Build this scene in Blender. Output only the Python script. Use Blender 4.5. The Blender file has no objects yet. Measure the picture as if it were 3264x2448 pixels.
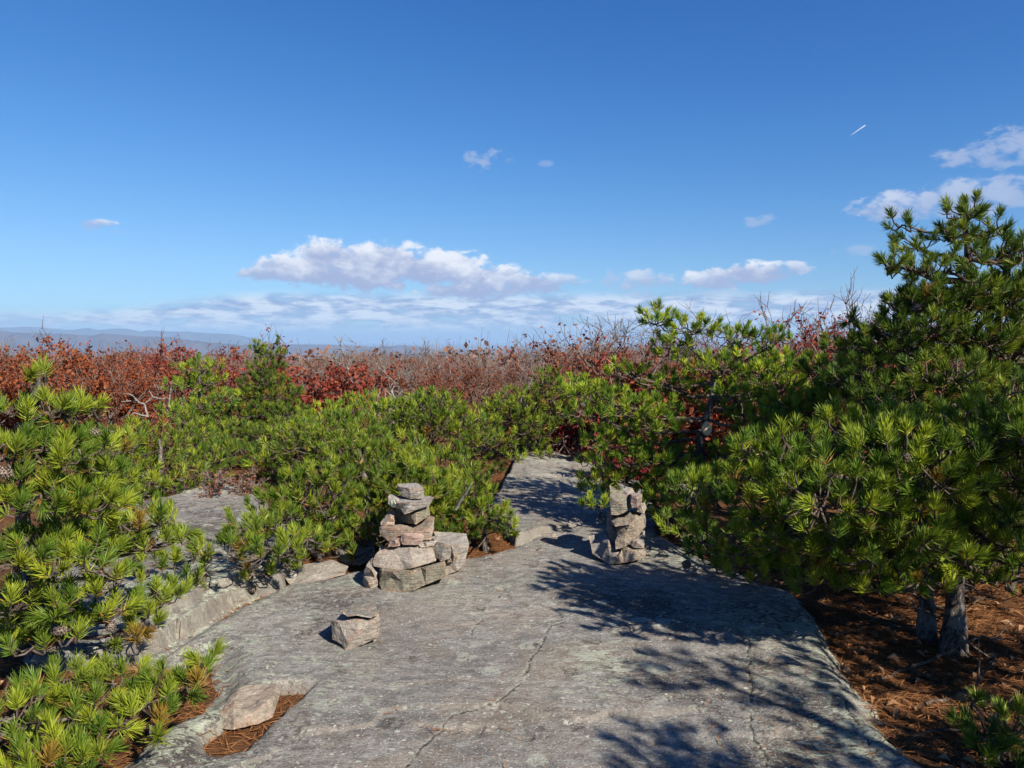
import bpy, bmesh, math, random
import numpy as np
from mathutils import Vector, Matrix, noise as mnoise
from mathutils.geometry import delaunay_2d_cdt

# ------------------------------------------------------------------ camera, sky, sun, exposure
scn = bpy.context.scene
COL = scn.collection
SRC_W, SRC_H, FPX = 3264.0, 2448.0, 2357.0      # photograph size and focal length in its pixels
PITCH = math.radians(3.5)
EYE = Vector((0.0, 0.0, 1.6))
cam_d = bpy.data.cameras.new("camera")
cam = bpy.data.objects.new("camera", cam_d)
COL.objects.link(cam)
cam.location = EYE
cam.rotation_euler = (math.radians(90) - PITCH, 0, 0)
cam_d.sensor_width = 36.0
cam_d.lens = 36.0 * FPX / SRC_W
cam_d.clip_start, cam_d.clip_end = 0.05, 300000.0
scn.camera = cam
scn.view_settings.view_transform = 'Standard'
scn.view_settings.look = 'None'
scn.view_settings.gamma = 1.0
scn.view_settings.use_curve_mapping = False
scn.view_settings.exposure = 1.28
scn.cycles.use_denoising = True
scn.cycles.max_bounces = 5
scn.cycles.diffuse_bounces = 3
scn.cycles.glossy_bounces = 2
scn.cycles.transmission_bounces = 4
scn.cycles.transparent_max_bounces = 4
scn.cycles.caustics_reflective = False
scn.cycles.caustics_refractive = False

SUN_EL = math.radians(37)
SUN_H = Vector((0.66, -0.75, 0)).normalized()      # horizontal direction towards the sun: behind and right
SUN_DIR = Vector((SUN_H.x * math.cos(SUN_EL), SUN_H.y * math.cos(SUN_EL), math.sin(SUN_EL)))
sun_d = bpy.data.lights.new("sun", 'SUN')
sun_d.energy = 4.1
sun_d.angle = math.radians(0.55)
sun_d.color = (1.0, 0.91, 0.77)
sun = bpy.data.objects.new("sun", sun_d)
COL.objects.link(sun)
sun.rotation_euler = SUN_DIR.to_track_quat('Z', 'Y').to_euler()
sun.location = (30, -30, 40)

K = SRC_W / 2212.0                                # most readings were taken on a 2212 px wide view


def ray(px, py):
    """World direction through a pixel of the photograph (source pixels)."""
    u, v = (px - SRC_W / 2) / FPX, -(py - SRC_H / 2) / FPX
    c, s = math.cos(PITCH), math.sin(PITCH)
    return Vector((u, c + v * s, -s + v * c))


def at(px, py, d):
    r = ray(px, py)
    return EYE + r * (d / r.y)


def ground_pt(px, py, z=0.0):
    r = ray(px, py)
    return EYE + r * ((z - EYE.z) / r.z)


def at2(px, py, d):
    return at(px * K, py * K, d)


# ------------------------------------------------------------------ node helper
class NT:
    def __init__(self, tree):
        self.t = tree
        tree.nodes.clear()

    def n(self, kind, **kw):
        nd = self.t.nodes.new(kind)
        for k, v in kw.items():
            setattr(nd, k, v)
        return nd

    def put(self, sock, v):
        if hasattr(v, "is_output"):
            self.t.links.new(v, sock)
        elif v is not None:
            sock.default_value = v

    def m(self, op, a, b=None, c=None, clamp=False):
        nd = self.n("ShaderNodeMath", operation=op, use_clamp=clamp)
        for i, v in enumerate((a, b, c)):
            self.put(nd.inputs[i], v)
        return nd.outputs[0]

    def mix(self, f, a, b, kind='RGBA', blend='MIX'):
        nd = self.n("ShaderNodeMix", data_type=kind)
        if kind == 'RGBA':
            nd.blend_type = blend
            i, o = (0, 6, 7), 2
        else:
            i, o = (0, 2, 3), 0
        self.put(nd.inputs[i[0]], f)
        for k, v in zip(i[1:], (a, b)):
            if isinstance(v, tuple) and len(v) == 3:
                v = v + (1.0,)
            self.put(nd.inputs[k], v)
        return nd.outputs[o]

    def ramp(self, v, lo, hi, a=0.0, b=1.0):
        nd = self.n("ShaderNodeMapRange", interpolation_type='SMOOTHSTEP')
        self.put(nd.inputs[0], v)
        for i, x in enumerate((lo, hi, a, b)):
            nd.inputs[i + 1].default_value = x
        return nd.outputs[0]

    def noise(self, vec, scale, detail=4.0, rough=0.55, dist=0.0):
        nd = self.n("ShaderNodeTexNoise")
        if vec is not None:
            self.put(nd.inputs["Vector"], vec)
        nd.inputs["Scale"].default_value = scale
        nd.inputs["Detail"].default_value = detail
        nd.inputs["Roughness"].default_value = rough
        nd.inputs["Distortion"].default_value = dist
        return nd.outputs[0]

    def mapping(self, vec, scale=(1, 1, 1), rot=(0, 0, 0), loc=(0, 0, 0)):
        nd = self.n("ShaderNodeMapping")
        self.put(nd.inputs[0], vec)
        nd.inputs[1].default_value = loc
        nd.inputs[2].default_value = rot
        nd.inputs[3].default_value = scale
        return nd.outputs[0]


# ------------------------------------------------------------------ sky with clouds (by compass direction and elevation)
world = bpy.data.worlds.new("World")
scn.world = world
world.use_nodes = True
w = NT(world.node_tree)
sky = w.n("ShaderNodeTexSky", sky_type='NISHITA', sun_disc=False)
sky.sun_elevation = SUN_EL
sky.sun_rotation = math.atan2(SUN_H.x, SUN_H.y)
sky.altitude = 600
sky.air_density = 1.0
sky.dust_density = 0.35
sky.ozone_density = 1.6
ssep = w.n("ShaderNodeSeparateColor")
w.put(ssep.inputs[0], sky.outputs[0])
scol = w.n("ShaderNodeCombineColor")
# tone response of the camera on the sky: a x^p / (1 + b x^p) per channel
for q, (sa, sb, sp_) in enumerate(((0.17, 0.032, 2.0), (0.50, 0.0355, 1.4), (1.28, 0.036, 1.0))):
    xp = w.m('POWER', ssep.outputs[q], sp_)
    w.put(scol.inputs[q], w.m('DIVIDE', w.m('MULTIPLY', xp, sa), w.m('MULTIPLY_ADD', xp, sb, 1.0)))
geo = w.n("ShaderNodeTexCoord")
sep = w.n("ShaderNodeSeparateXYZ")
w.put(sep.inputs[0], geo.outputs["Generated"])
DX, DY, DZ = sep.outputs
AZ = w.m('ARCTAN2', DX, DY)
EL = w.m('ARCSINE', DZ)


def azel(px, py):
    r = ray(px * K, py * K).normalized()
    return math.atan2(r.x, r.y), math.asin(r.z)


comb = w.n("ShaderNodeCombineXYZ")
w.put(comb.inputs[0], AZ)
w.put(comb.inputs[1], w.m('MULTIPLY', EL, 1.7))
cvec = comb.outputs[0]
n_big = w.noise(cvec, 15.0, 7.0, 0.60, 0.25)
n_fine = w.noise(cvec, 44.0, 6.0, 0.62, 0.3)
n_all = w.m('ADD', w.m('MULTIPLY', w.m('SUBTRACT', n_big, 0.5), 2.6), w.m('MULTIPLY', w.m('SUBTRACT', n_fine, 0.5), 2.8))
# centre x, centre y, half width, half height (2212 px view), opacity
CLOUDS = [
    (705, 552, 62, 40, 1.0), (820, 560, 110, 42, 1.0), (940, 580, 130, 44, 1.0), (1050, 603, 120, 36, 1.0),
    (640, 578, 100, 34, 1.0), (575, 592, 70, 18, .9), (760, 592, 170, 36, 1.0), (1010, 628, 110, 24, 1.0), (1150, 612, 110, 26, .9),
    (1215, 604, 40, 16, .7), (1630, 590, 100, 26, 1.0), (1540, 602, 70, 26, .9), (1395, 606, 70, 26, .75), (1330, 600, 34, 18, .6),
    (1395, 634, 30, 14, .6), (1560, 634, 90, 10, .5), (1700, 578, 50, 18, .8),
    (205, 484, 50, 15, .8), (255, 498, 34, 8, .6), (1065, 352, 52, 26, .55), (1020, 345, 22, 18, .4), (1178, 354, 18, 8, .25),
    (1645, 474, 42, 14, .4), (1850, 540, 50, 11, .35), (1930, 448, 110, 36, .75), (2060, 432, 150, 46, .66), (2180, 410, 120, 46, .62),
    (2075, 342, 72, 24, .55), (2160, 318, 84, 54, .55), (2200, 350, 80, 46, .5),
]
fld = None
for cx, cy, rx, ry, op in CLOUDS:
    a0, e0 = azel(cx, cy)
    ra = abs(azel(cx + rx, cy)[0] - azel(cx - rx, cy)[0]) / 2
    re = abs(azel(cx, cy - ry)[1] - azel(cx, cy + ry)[1]) / 2
    u = w.m('MULTIPLY_ADD', AZ, 1 / ra, -a0 / ra)
    v = w.m('MULTIPLY_ADD', EL, 1 / re, -e0 / re)
    q = w.m('SUBTRACT', 1.0, w.m('MULTIPLY_ADD', v, v, w.m('MULTIPLY', u, u)))
    if op < 0.85:
        q = w.m('MULTIPLY_ADD', q, 0.75 if op > 0.6 else 0.5, -0.08)
    wt = w.m('POWER', w.m('MAXIMUM', w.m('ADD', q, 0.55), 0.0001), 3.0)
    if fld is None:
        fld, wsum, hsum, osum = q, wt, w.m('MULTIPLY', wt, v), w.m('MULTIPLY', wt, op)
    else:
        fld = w.m('SMOOTH_MAX', fld, q, 0.25)
        wsum = w.m('ADD', wsum, wt)
        hsum = w.m('MULTIPLY_ADD', wt, v, hsum)
        osum = w.m('MULTIPLY_ADD', wt, op, osum)
hgt, opa = w.m('DIVIDE', hsum, wsum), w.m('DIVIDE', osum, wsum)
fldn = w.m('ADD', fld, n_all)
alpha1 = w.m('MULTIPLY', w.ramp(fldn, -0.1, 0.6), opa)
shade1 = w.ramp(w.m('ADD', w.m('MULTIPLY', hgt, 1.0), w.m('ADD', w.m('MULTIPLY', w.m('SUBTRACT', n_big, 0.5), 4.0), w.m('MULTIPLY', w.m('SUBTRACT', n_fine, 0.5), 1.6))), -0.5, 0.95)
# low bank of stratocumulus towards the horizon
comb2 = w.n("ShaderNodeCombineXYZ")
w.put(comb2.inputs[0], AZ)
w.put(comb2.inputs[1], w.m('MULTIPLY', EL, 4.2))
n_bank = w.noise(comb2.outputs[0], 13.0, 7.0, 0.6, 0.3)
e_top, e_bot = azel(800, 640)[1], azel(1000, 740)[1]
top_edge = w.ramp(AZ, azel(100, 700)[0], azel(620, 700)[0], azel(100, 672)[1], azel(700, 632)[1])
bank = w.m('MULTIPLY', w.ramp(w.m('SUBTRACT', EL, top_edge), -0.012, 0.006, 1.0, 0.0), 1.0)
bank_a = w.m('MULTIPLY', bank, w.ramp(w.m('ADD', n_bank, w.ramp(EL, 0.0, 0.045, -0.06, 0.04)), 0.30, 0.50))
bank_a = w.m('MULTIPLY', bank_a, 0.92)
bank_a = w.m('MULTIPLY', bank_a, w.ramp(EL, 0.004, 0.02, 0.35, 1.0))
n_bank2 = w.noise(comb2.outputs[0], 34.0, 5.0, 0.6)
shade2 = w.ramp(w.m('ADD', n_bank, w.m('MULTIPLY', n_bank2, 0.6)), 0.68, 0.92)
SKY_S = 0.05
CL = 0.5
skyc = scol.outputs[0]
dark_c, lite_c = (0.32 * CL / SKY_S, 0.38 * CL / SKY_S, 0.57 * CL / SKY_S), (0.74 * CL / SKY_S, 0.77 * CL / SKY_S, 0.83 * CL / SKY_S)
bank_c = w.mix(shade2, (0.25 * CL / SKY_S, 0.34 * CL / SKY_S, 0.56 * CL / SKY_S), (0.66 * CL / SKY_S, 0.72 * CL / SKY_S, 0.81 * CL / SKY_S))
mid = w.mix(bank_a, skyc, bank_c)
cl_c = w.mix(shade1, dark_c, lite_c)
cl_c = w.mix(w.ramp(opa, 0.55, 0.95, 0.8, 0.0), cl_c, (0.42 * CL / SKY_S, 0.47 * CL / SKY_S, 0.62 * CL / SKY_S))
full = w.mix(alpha1, mid, cl_c)
bg = w.n("ShaderNodeBackground")
w.put(bg.inputs[0], full)
bg.inputs[1].default_value = SKY_S
out = w.n("ShaderNodeOutputWorld")
w.put(out.inputs[0], bg.outputs[0])


# ------------------------------------------------------------------ generic mesh helpers
def prop(o, label=None, cat=None, group=None, kind=None):
    if label: o["label"] = label
    if cat: o["category"] = cat
    if group: o["group"] = group
    if kind: o["kind"] = kind
    return o


def empty(name, loc):
    o = bpy.data.objects.new(name, None)
    o.empty_display_size = 0.2
    o.location = loc
    COL.objects.link(o)
    return o


def mesh_np(name, verts, faces, attrs=None, smooth=False, mat=None):
    """Mesh from arrays: verts (n,3), faces (m,3) or (m,4) or a list of such arrays."""
    if not isinstance(faces, list):
        faces = [faces]
    faces = [np.asarray(f, dtype=np.int32) for f in faces if len(f)]
    me = bpy.data.meshes.new(name)
    nl = sum(f.size for f in faces)
    npoly = sum(len(f) for f in faces)
    me.vertices.add(len(verts))
    me.vertices.foreach_set("co", np.asarray(verts, dtype=np.float32).ravel())
    me.loops.add(nl)
    me.loops.foreach_set("vertex_index", np.concatenate([f.ravel() for f in faces]))
    me.polygons.add(npoly)
    tot = np.concatenate([np.full(len(f), f.shape[1], dtype=np.int32) for f in faces])
    st = np.zeros(npoly, dtype=np.int32)
    st[1:] = np.cumsum(tot)[:-1]
    me.polygons.foreach_set("loop_start", st)
    me.polygons.foreach_set("loop_total", tot)
    if smooth:
        me.polygons.foreach_set("use_smooth", np.ones(npoly, dtype=bool))
    for k, v in (attrs or {}).items():
        a = me.attributes.new(k, 'FLOAT', 'POINT')
        a.data.foreach_set("value", np.asarray(v, dtype=np.float32))
    me.update(calc_edges=True)
    if mat: me.materials.append(mat)
    return me


def link(name, me, parent=None, loc=None):
    o = bpy.data.objects.new(name, me)
    if loc is not None: o.location = loc
    if parent is not None: o.parent = parent
    COL.objects.link(o)
    return o


def vnoise(x, y, seed=0):
    xi, yi = np.floor(x).astype(np.int64), np.floor(y).astype(np.int64)
    xf, yf = x - xi, y - yi
    u, v = xf * xf * xf * (xf * (xf * 6 - 15) + 10), yf * yf * yf * (yf * (yf * 6 - 15) + 10)

    def h(a, b):
        n = (a * 374761393 + b * 668265263 + seed * 1442695041) & 0x7fffffff
        n = ((n ^ (n >> 13)) * 1274126177) & 0x7fffffff
        n = ((n ^ (n >> 16)) * 461845907) & 0x7fffffff
        return (n & 0xffff) / 65535.0
    return (h(xi, yi) * (1 - u) + h(xi + 1, yi) * u) * (1 - v) + (h(xi, yi + 1) * (1 - u) + h(xi + 1, yi + 1) * u) * v


def fbm(x, y, oct=4, seed=0):
    s, a, t = 0.0, 1.0, 0.0
    for i in range(oct):
        s = s + a * vnoise(x * 2 ** i + 17.3 * i, y * 2 ** i - 9.1 * i, seed + i)
        t += a
        a *= 0.5
    return s / t - 0.5


def sd_poly(x, y, poly):
    """Signed distance (positive inside) of points to a polygon."""
    d = np.full(x.shape, 1e9)
    inside = np.zeros(x.shape, dtype=bool)
    n = len(poly)
    for i in range(n):
        ax, ay = poly[i]
        bx, by = poly[(i + 1) % n]
        ex, ey = bx - ax, by - ay
        wx, wy = x - ax, y - ay
        t = np.clip((wx * ex + wy * ey) / (ex * ex + ey * ey + 1e-12), 0, 1)
        d = np.minimum(d, np.hypot(wx - ex * t, wy - ey * t))
        c = ((ay > y) != (by > y)) & (x < (bx - ax) * (y - ay) / (by - ay + 1e-12) + ax)
        inside ^= c
    return np.where(inside, d, -d)


def d_line(x, y, pts):
    d = np.full(x.shape, 1e9)
    for (ax, ay), (bx, by) in zip(pts, pts[1:]):
        ex, ey = bx - ax, by - ay
        wx, wy = x - ax, y - ay
        t = np.clip((wx * ex + wy * ey) / (ex * ex + ey * ey + 1e-12), 0, 1)
        d = np.minimum(d, np.hypot(wx - ex * t, wy - ey * t))
    return d


def sstep(a, b, x):
    t = np.clip((x - a) / (b - a), 0, 1)
    return t * t * (3 - 2 * t)


# ------------------------------------------------------------------ materials
def new_mat(name):
    m = bpy.data.materials.new(name)
    m.use_nodes = True
    return m, NT(m.node_tree)


def finish(t, col, rough=0.9, bump=None, bump_d=0.01, spec=0.2, strength=1.0):
    b = t.n("ShaderNodeBsdfPrincipled")
    t.put(b.inputs["Base Color"], col)
    t.put(b.inputs["Roughness"], rough)
    b.inputs["Specular IOR Level"].default_value = spec
    if bump is not None:
        bn = t.n("ShaderNodeBump")
        bn.inputs["Strength"].default_value = strength
        bn.inputs["Distance"].default_value = bump_d
        t.put(bn.inputs["Height"], bump)
        t.put(b.inputs["Normal"], bn.outputs[0])
    o = t.n("ShaderNodeOutputMaterial")
    t.put(o.inputs[0], b.outputs[0])
    return b


def attr(t, name):
    a = t.n("ShaderNodeAttribute", attribute_name=name)
    return a.outputs["Fac"]


def mat_bedrock():
    m, t = new_mat("lichened_bedrock")
    P = t.n("ShaderNodeNewGeometry").outputs["Position"]
    Pm = t.mapping(P, scale=(1.0, 1.6, 1.0), rot=(0, 0, math.radians(12)))
    big = t.noise(P, 0.9, 5, 0.6)
    col = t.mix(t.ramp(big, 0.35, 0.65), (0.180, 0.181, 0.174), (0.268, 0.258, 0.238))
    tan = t.noise(Pm, 1.7, 6, 0.62, 0.6)
    col = t.mix(t.m('MULTIPLY', t.ramp(tan, 0.49, 0.60), 0.6), col, (0.245, 0.198, 0.15))
    med = t.noise(Pm, 11, 8, 0.7)
    col = t.mix(t.ramp(med, 0.38, 0.62), t.mix(0.5, col, (0.075, 0.072, 0.068)), t.mix(0.4, col, (0.36, 0.35, 0.32)))
    # dark crustose lichen
    reg = t.noise(P, 1.3, 4, 0.6)
    dk = t.noise(Pm, 22, 8, 0.72, 0.4)
    dkm = t.ramp(t.m('ADD', dk, t.m('MULTIPLY', t.m('SUBTRACT', reg, 0.5), 0.9)), 0.50, 0.60)
    wn = attr(t, "worn")
    dkm = t.m('MULTIPLY', dkm, t.m('MULTIPLY_ADD', wn, -0.62, 1.0))
    col = t.mix(t.m('MULTIPLY', wn, t.m('MULTIPLY', t.ramp(t.noise(P, 2.3, 5, 0.65, 0.5), 0.46, 0.60), 0.45)), col, (0.245, 0.205, 0.165))
    col = t.mix(t.m('MULTIPLY', dkm, 0.82), col, (0.045, 0.039, 0.036))
    # brownish red stain
    br = t.noise(Pm, 30, 6, 0.7)
    col = t.mix(t.m('MULTIPLY', t.ramp(br, 0.53, 0.64), 0.6), col, (0.16, 0.10, 0.075))
    # pale green lichen rosettes
    gr_reg = t.noise(P, 0.8, 3, 0.5)
    gl = t.noise(Pm, 17, 7, 0.68, 0.8)
    glm = t.ramp(t.m('ADD', gl, t.m('MULTIPLY', t.m('SUBTRACT', gr_reg, 0.5), 0.9)), 0.56, 0.62)
    glm = t.m('MULTIPLY', glm, t.m('MULTIPLY_ADD', wn, -0.6, 1.0))
    col = t.mix(t.m('MULTIPLY', glm, 0.85), col, (0.34, 0.37, 0.29))
    vo = t.n("ShaderNodeTexVoronoi", feature='F1')
    t.put(vo.inputs["Vector"], t.mapping(P, scale=(1, 1.25, 1)))
    vo.inputs["Scale"].default_value = 26
    sc = t.n("ShaderNodeSeparateColor")
    t.put(sc.inputs[0], vo.outputs["Color"])
    pick = t.m('GREATER_THAN', sc.outputs[0], 0.80)
    wob = t.m('MULTIPLY', t.noise(P, 60, 4, 0.6), 0.35)
    spot = t.m('MULTIPLY', pick, t.m('LESS_THAN', t.m('ADD', vo.outputs["Distance"], wob), t.m('MULTIPLY_ADD', sc.outputs[1], 0.22, 0.26)))
    col = t.mix(t.m('MULTIPLY', spot, 0.8), col, (0.44, 0.46, 0.40))
    vb = t.n("ShaderNodeTexVoronoi", feature='F1')
    wv_ = t.n("ShaderNodeVectorMath", operation='MULTIPLY_ADD')
    nzc = t.n("ShaderNodeTexNoise"); nzc.inputs["Scale"].default_value = 14; nzc.inputs["Detail"].default_value = 5
    t.put(nzc.inputs["Vector"], P)
    t.put(wv_.inputs[0], nzc.outputs["Color"]); wv_.inputs[1].default_value = (0.10, 0.10, 0.0); t.put(wv_.inputs[2], P)
    t.put(vb.inputs["Vector"], wv_.outputs[0]); vb.inputs["Scale"].default_value = 6.5
    sb = t.n("ShaderNodeSeparateColor"); t.put(sb.inputs[0], vb.outputs["Color"])
    ring = t.m('SUBTRACT', t.m('MULTIPLY_ADD', sb.outputs[1], 0.30, 0.12), vb.outputs["Distance"])
    big_l = t.m('MULTIPLY', t.m('GREATER_THAN', sb.outputs[0], 0.70), t.ramp(ring, -0.01, 0.03))
    big_l = t.m('MULTIPLY', big_l, t.ramp(t.noise(P, 38, 5, 0.7), 0.36, 0.52))
    col = t.mix(t.m('MULTIPLY', big_l, 0.7), col, (0.345, 0.36, 0.30))
    big_d = t.m('MULTIPLY', t.m('LESS_THAN', sb.outputs[0], 0.22), t.ramp(ring, -0.02, 0.05))
    big_d = t.m('MULTIPLY', big_d, t.ramp(t.noise(P, 30, 6, 0.72), 0.42, 0.56))
    col = t.mix(t.m('MULTIPLY', big_d, 0.75), col, (0.055, 0.045, 0.040))
    sp = t.noise(P, 95, 3, 0.7)
    col = t.mix(t.m('MULTIPLY', t.ramp(sp, 0.60, 0.66), 0.8), col, (0.52, 0.51, 0.48))
    col = t.mix(t.m('MULTIPLY', t.ramp(sp, 0.42, 0.35), 0.65), col, (0.05, 0.047, 0.045))
    # broken steps: fresher stone
    nz = t.n("ShaderNodeSeparateXYZ")
    t.put(nz.inputs[0], t.n("ShaderNodeNewGeometry").outputs["True Normal"])
    steep = t.ramp(nz.outputs[2], 0.86, 0.55)
    fr = t.mix(t.noise(P, 9, 6, 0.65), (0.10, 0.093, 0.083), (0.27, 0.235, 0.20))
    col = t.mix(t.m('MULTIPLY', steep, 0.7), col, fr)
    ck = attr(t, "crack")
    col = t.mix(ck, col, (0.022, 0.018, 0.014))
    lc = attr(t, "crack_lip")
    lip_n = t.noise(P, 40, 5, 0.7)
    col = t.mix(t.m('MULTIPLY', lc, t.ramp(lip_n, 0.45, 0.6)), col, (0.46, 0.48, 0.40))
    h = t.m('ADD', t.m('MULTIPLY', t.noise(Pm, 18, 8, 0.72), 1.0), t.m('MULTIPLY', t.noise(Pm, 75, 5, 0.7), 0.35))
    h = t.m('ADD', h, t.m('MULTIPLY', glm, 0.12))
    finish(t, col, 0.92, h, 0.022, 0.15, 0.9)
    return m


def mat_stone(name, c1, c2, stain=(0.25, 0.11, 0.05), stain_amt=0.3, lichen=0.4):
    m, t = new_mat(name)
    P = t.n("ShaderNodeNewGeometry").outputs["Position"]
    a = t.noise(P, 7, 6, 0.65, 0.3)
    col = t.mix(t.ramp(a, 0.3, 0.7), c1, c2)
    st = t.noise(t.mapping(P, loc=(3, 1, 7)), 9, 6, 0.65, 0.5)
    col = t.mix(t.m('MULTIPLY', t.ramp(st, 0.55, 0.68), stain_amt), col, stain)
    oi = t.n("ShaderNodeObjectInfo").outputs["Random"]
    hsv_ = t.n("ShaderNodeHueSaturation")
    t.put(hsv_.inputs["Value"], t.m('MULTIPLY_ADD', oi, 0.5, 0.78))
    t.put(hsv_.inputs["Saturation"], t.m('MULTIPLY_ADD', t.m('FRACT', t.m('MULTIPLY', oi, 7.3)), 0.6, 0.6))
    t.put(hsv_.inputs["Color"], col)
    col = hsv_.outputs[0]
    f = t.noise(P, 48, 6, 0.72)
    col = t.mix(t.ramp(f, 0.3, 0.75), t.mix(0.38, col, (0.07, 0.065, 0.06)), t.mix(0.25, col, (0.5, 0.48, 0.45)))
    g = t.noise(t.mapping(P, loc=(5, 2, 1)), 24, 6, 0.65, 0.6)
    col = t.mix(t.m('MULTIPLY', t.ramp(g, 0.62, 0.67), lichen), col, (0.44, 0.46, 0.37))
    d = t.noise(t.mapping(P, loc=(1, 9, 1)), 34, 6, 0.7)
    col = t.mix(t.m('MULTIPLY', t.ramp(d, 0.60, 0.70), 0.6), col, (0.06, 0.052, 0.048))
    w_ = t.noise(P, 130, 2, 0.6)
    col = t.mix(t.m('MULTIPLY', t.ramp(w_, 0.67, 0.73), 0.8), col, (0.6, 0.58, 0.54))
    pt = t.n("ShaderNodeNewGeometry").outputs["Pointiness"]
    edge = t.m('MULTIPLY', t.ramp(pt, 0.515, 0.57), t.ramp(t.noise(P, 20, 5, 0.7), 0.35, 0.6))
    col = t.mix(t.m('MULTIPLY', edge, 0.55), col, stain)
    col = t.mix(t.m('MULTIPLY', t.ramp(pt, 0.545, 0.60), 0.5), col, (0.5, 0.45, 0.38))
    lay = t.noise(t.mapping(P, scale=(3, 3, 30), rot=(0.25, 0.35, 0)), 3.2, 5, 0.65, 0.4)
    col = t.mix(t.m('MULTIPLY', t.ramp(lay, 0.52, 0.62), 0.28), col, (0.10, 0.085, 0.07))
    h = t.m('ADD', t.noise(P, 26, 7, 0.7), t.m('MULTIPLY', t.noise(P, 100, 4, 0.65), 0.4))
    h = t.m('ADD', h, t.m('MULTIPLY', lay, 1.1))
    finish(t, col, 0.88, h, 0.016, 0.2, 0.9)
    return m


def mat_soil():
    m, t = new_mat("pine_duff")
    P = t.n("ShaderNodeNewGeometry").outputs["Position"]
    a = t.noise(P, 3.0, 6, 0.65)
    b = t.noise(P, 45, 7, 0.75, 0.5)
    near = t.mix(t.ramp(a, 0.3, 0.7), (0.135, 0.060, 0.026), (0.215, 0.10, 0.045))
    near = t.mix(t.ramp(b, 0.35, 0.62), t.mix(0.75, near, (0.035, 0.02, 0.012)), near)
    near = t.mix(t.m('MULTIPLY', t.ramp(t.noise(P, 80, 4, 0.7), 0.6, 0.7), 0.5), near, (0.42, 0.25, 0.13))
    ln = t.n("ShaderNodeVectorMath", operation='LENGTH')
    t.put(ln.inputs[0], P)
    r = ln.outputs["Value"]
    # valley floor: leafless woods with fields
    v1 = t.noise(P, 0.0011, 8, 0.65)
    v2 = t.noise(t.mapping(P, scale=(1, 0.5, 1)), 0.0004, 6, 0.6)
    far = t.mix(t.ramp(v1, 0.35, 0.65), (0.055, 0.038, 0.040), (0.13, 0.085, 0.075))
    far = t.mix(t.ramp(v2, 0.55, 0.65), far, (0.15, 0.125, 0.08))
    far = t.mix(t.ramp(v2, 0.38, 0.33), far, (0.025, 0.04, 0.035))
    slope = t.mix(t.noise(P, 0.5, 5, 0.7), (0.06, 0.032, 0.022), (0.14, 0.07, 0.045))
    col = t.mix(t.ramp(r, 14.0, 30.0), near, slope)
    col = t.mix(t.ramp(r, 400.0, 3000.0), col, far)
    h = t.m('ADD', t.noise(P, 30, 7, 0.75), t.m('MULTIPLY', t.noise(P, 120, 3, 0.7), 0.4))
    finish(t, col, 0.95, h, 0.03, 0.1, 0.9)
    return m


def mat_hill(name, c1, c2):
    m, t = new_mat(name)
    P = t.n("ShaderNodeNewGeometry").outputs["Position"]
    v1 = t.noise(P, 0.0016, 8, 0.65)
    finish(t, t.mix(t.ramp(v1, 0.35, 0.65), c1, c2), 1.0, None, spec=0.0)
    return m


def mat_needle(name, green, yellow, warm=(0.30, 0.13, 0.03)):
    m, t = new_mat(name)
    ti, ol = attr(t, "tint"), attr(t, "old")
    oi = t.n("ShaderNodeObjectInfo").outputs["Random"]
    col = t.mix(ti, green, yellow)
    col = t.mix(ol, col, warm)
    hs = t.n("ShaderNodeHueSaturation")
    t.put(hs.inputs["Value"], t.m('MULTIPLY_ADD', oi, 0.3, 0.88))
    t.put(hs.inputs["Color"], col)
    b = t.n("ShaderNodeBsdfPrincipled")
    t.put(b.inputs["Base Color"], hs.outputs[0])
    b.inputs["Roughness"].default_value = 0.5
    b.inputs["Specular IOR Level"].default_value = 0.3
    tr = t.n("ShaderNodeBsdfTranslucent")
    t.put(tr.inputs[0], hs.outputs[0])
    mx = t.n("ShaderNodeMixShader")
    mx.inputs[0].default_value = 0.20
    t.put(mx.inputs[1], b.outputs[0])
    t.put(mx.inputs[2], tr.outputs[0])
    o = t.n("ShaderNodeOutputMaterial")
    t.put(o.inputs[0], mx.outputs[0])
    return m


def mat_leaf(name, a_, b_, c_):
    m, t = new_mat(name)
    ti = attr(t, "tint")
    col = t.mix(t.ramp(ti, 0.0, 0.55), a_, b_)
    col = t.mix(t.ramp(ti, 0.6, 1.0), col, c_)
    d = t.n("ShaderNodeBsdfPrincipled")
    t.put(d.inputs["Base Color"], col)
    d.inputs["Roughness"].default_value = 0.6
    d.inputs["Specular IOR Level"].default_value = 0.25
    tr = t.n("ShaderNodeBsdfTranslucent")
    t.put(tr.inputs[0], col)
    mx = t.n("ShaderNodeMixShader")
    mx.inputs[0].default_value = 0.3
    t.put(mx.inputs[1], d.outputs[0])
    t.put(mx.inputs[2], tr.outputs[0])
    o = t.n("ShaderNodeOutputMaterial")
    t.put(o.inputs[0], mx.outputs[0])
    return m


def mat_bark(name, c1, c2, scale=(1, 1, 0.35)):
    m, t = new_mat(name)
    P = t.n("ShaderNodeNewGeometry").outputs["Position"]
    Pm = t.mapping(P, scale=scale)
    a = t.noise(Pm, 42, 6, 0.7, 0.8)
    b = t.noise(P, 8, 4, 0.6)
    col = t.mix(t.ramp(a, 0.38, 0.62), c1, c2)
    col = t.mix(t.m('MULTIPLY', t.ramp(b, 0.5, 0.7), 0.4), col, (0.30, 0.29, 0.27))
    finish(t, col, 0.92, a, 0.02, 0.1, 1.0)
    return m


def mat_plain(name, c1, c2, scale=30, rough=0.8, bump=0.004):
    m, t = new_mat(name)
    P = t.n("ShaderNodeTexCoord").outputs["Object"]
    a = t.noise(P, scale, 5, 0.65)
    finish(t, t.mix(t.ramp(a, 0.3, 0.7), c1, c2), rough, a, bump, 0.2, 0.8)
    return m


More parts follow.
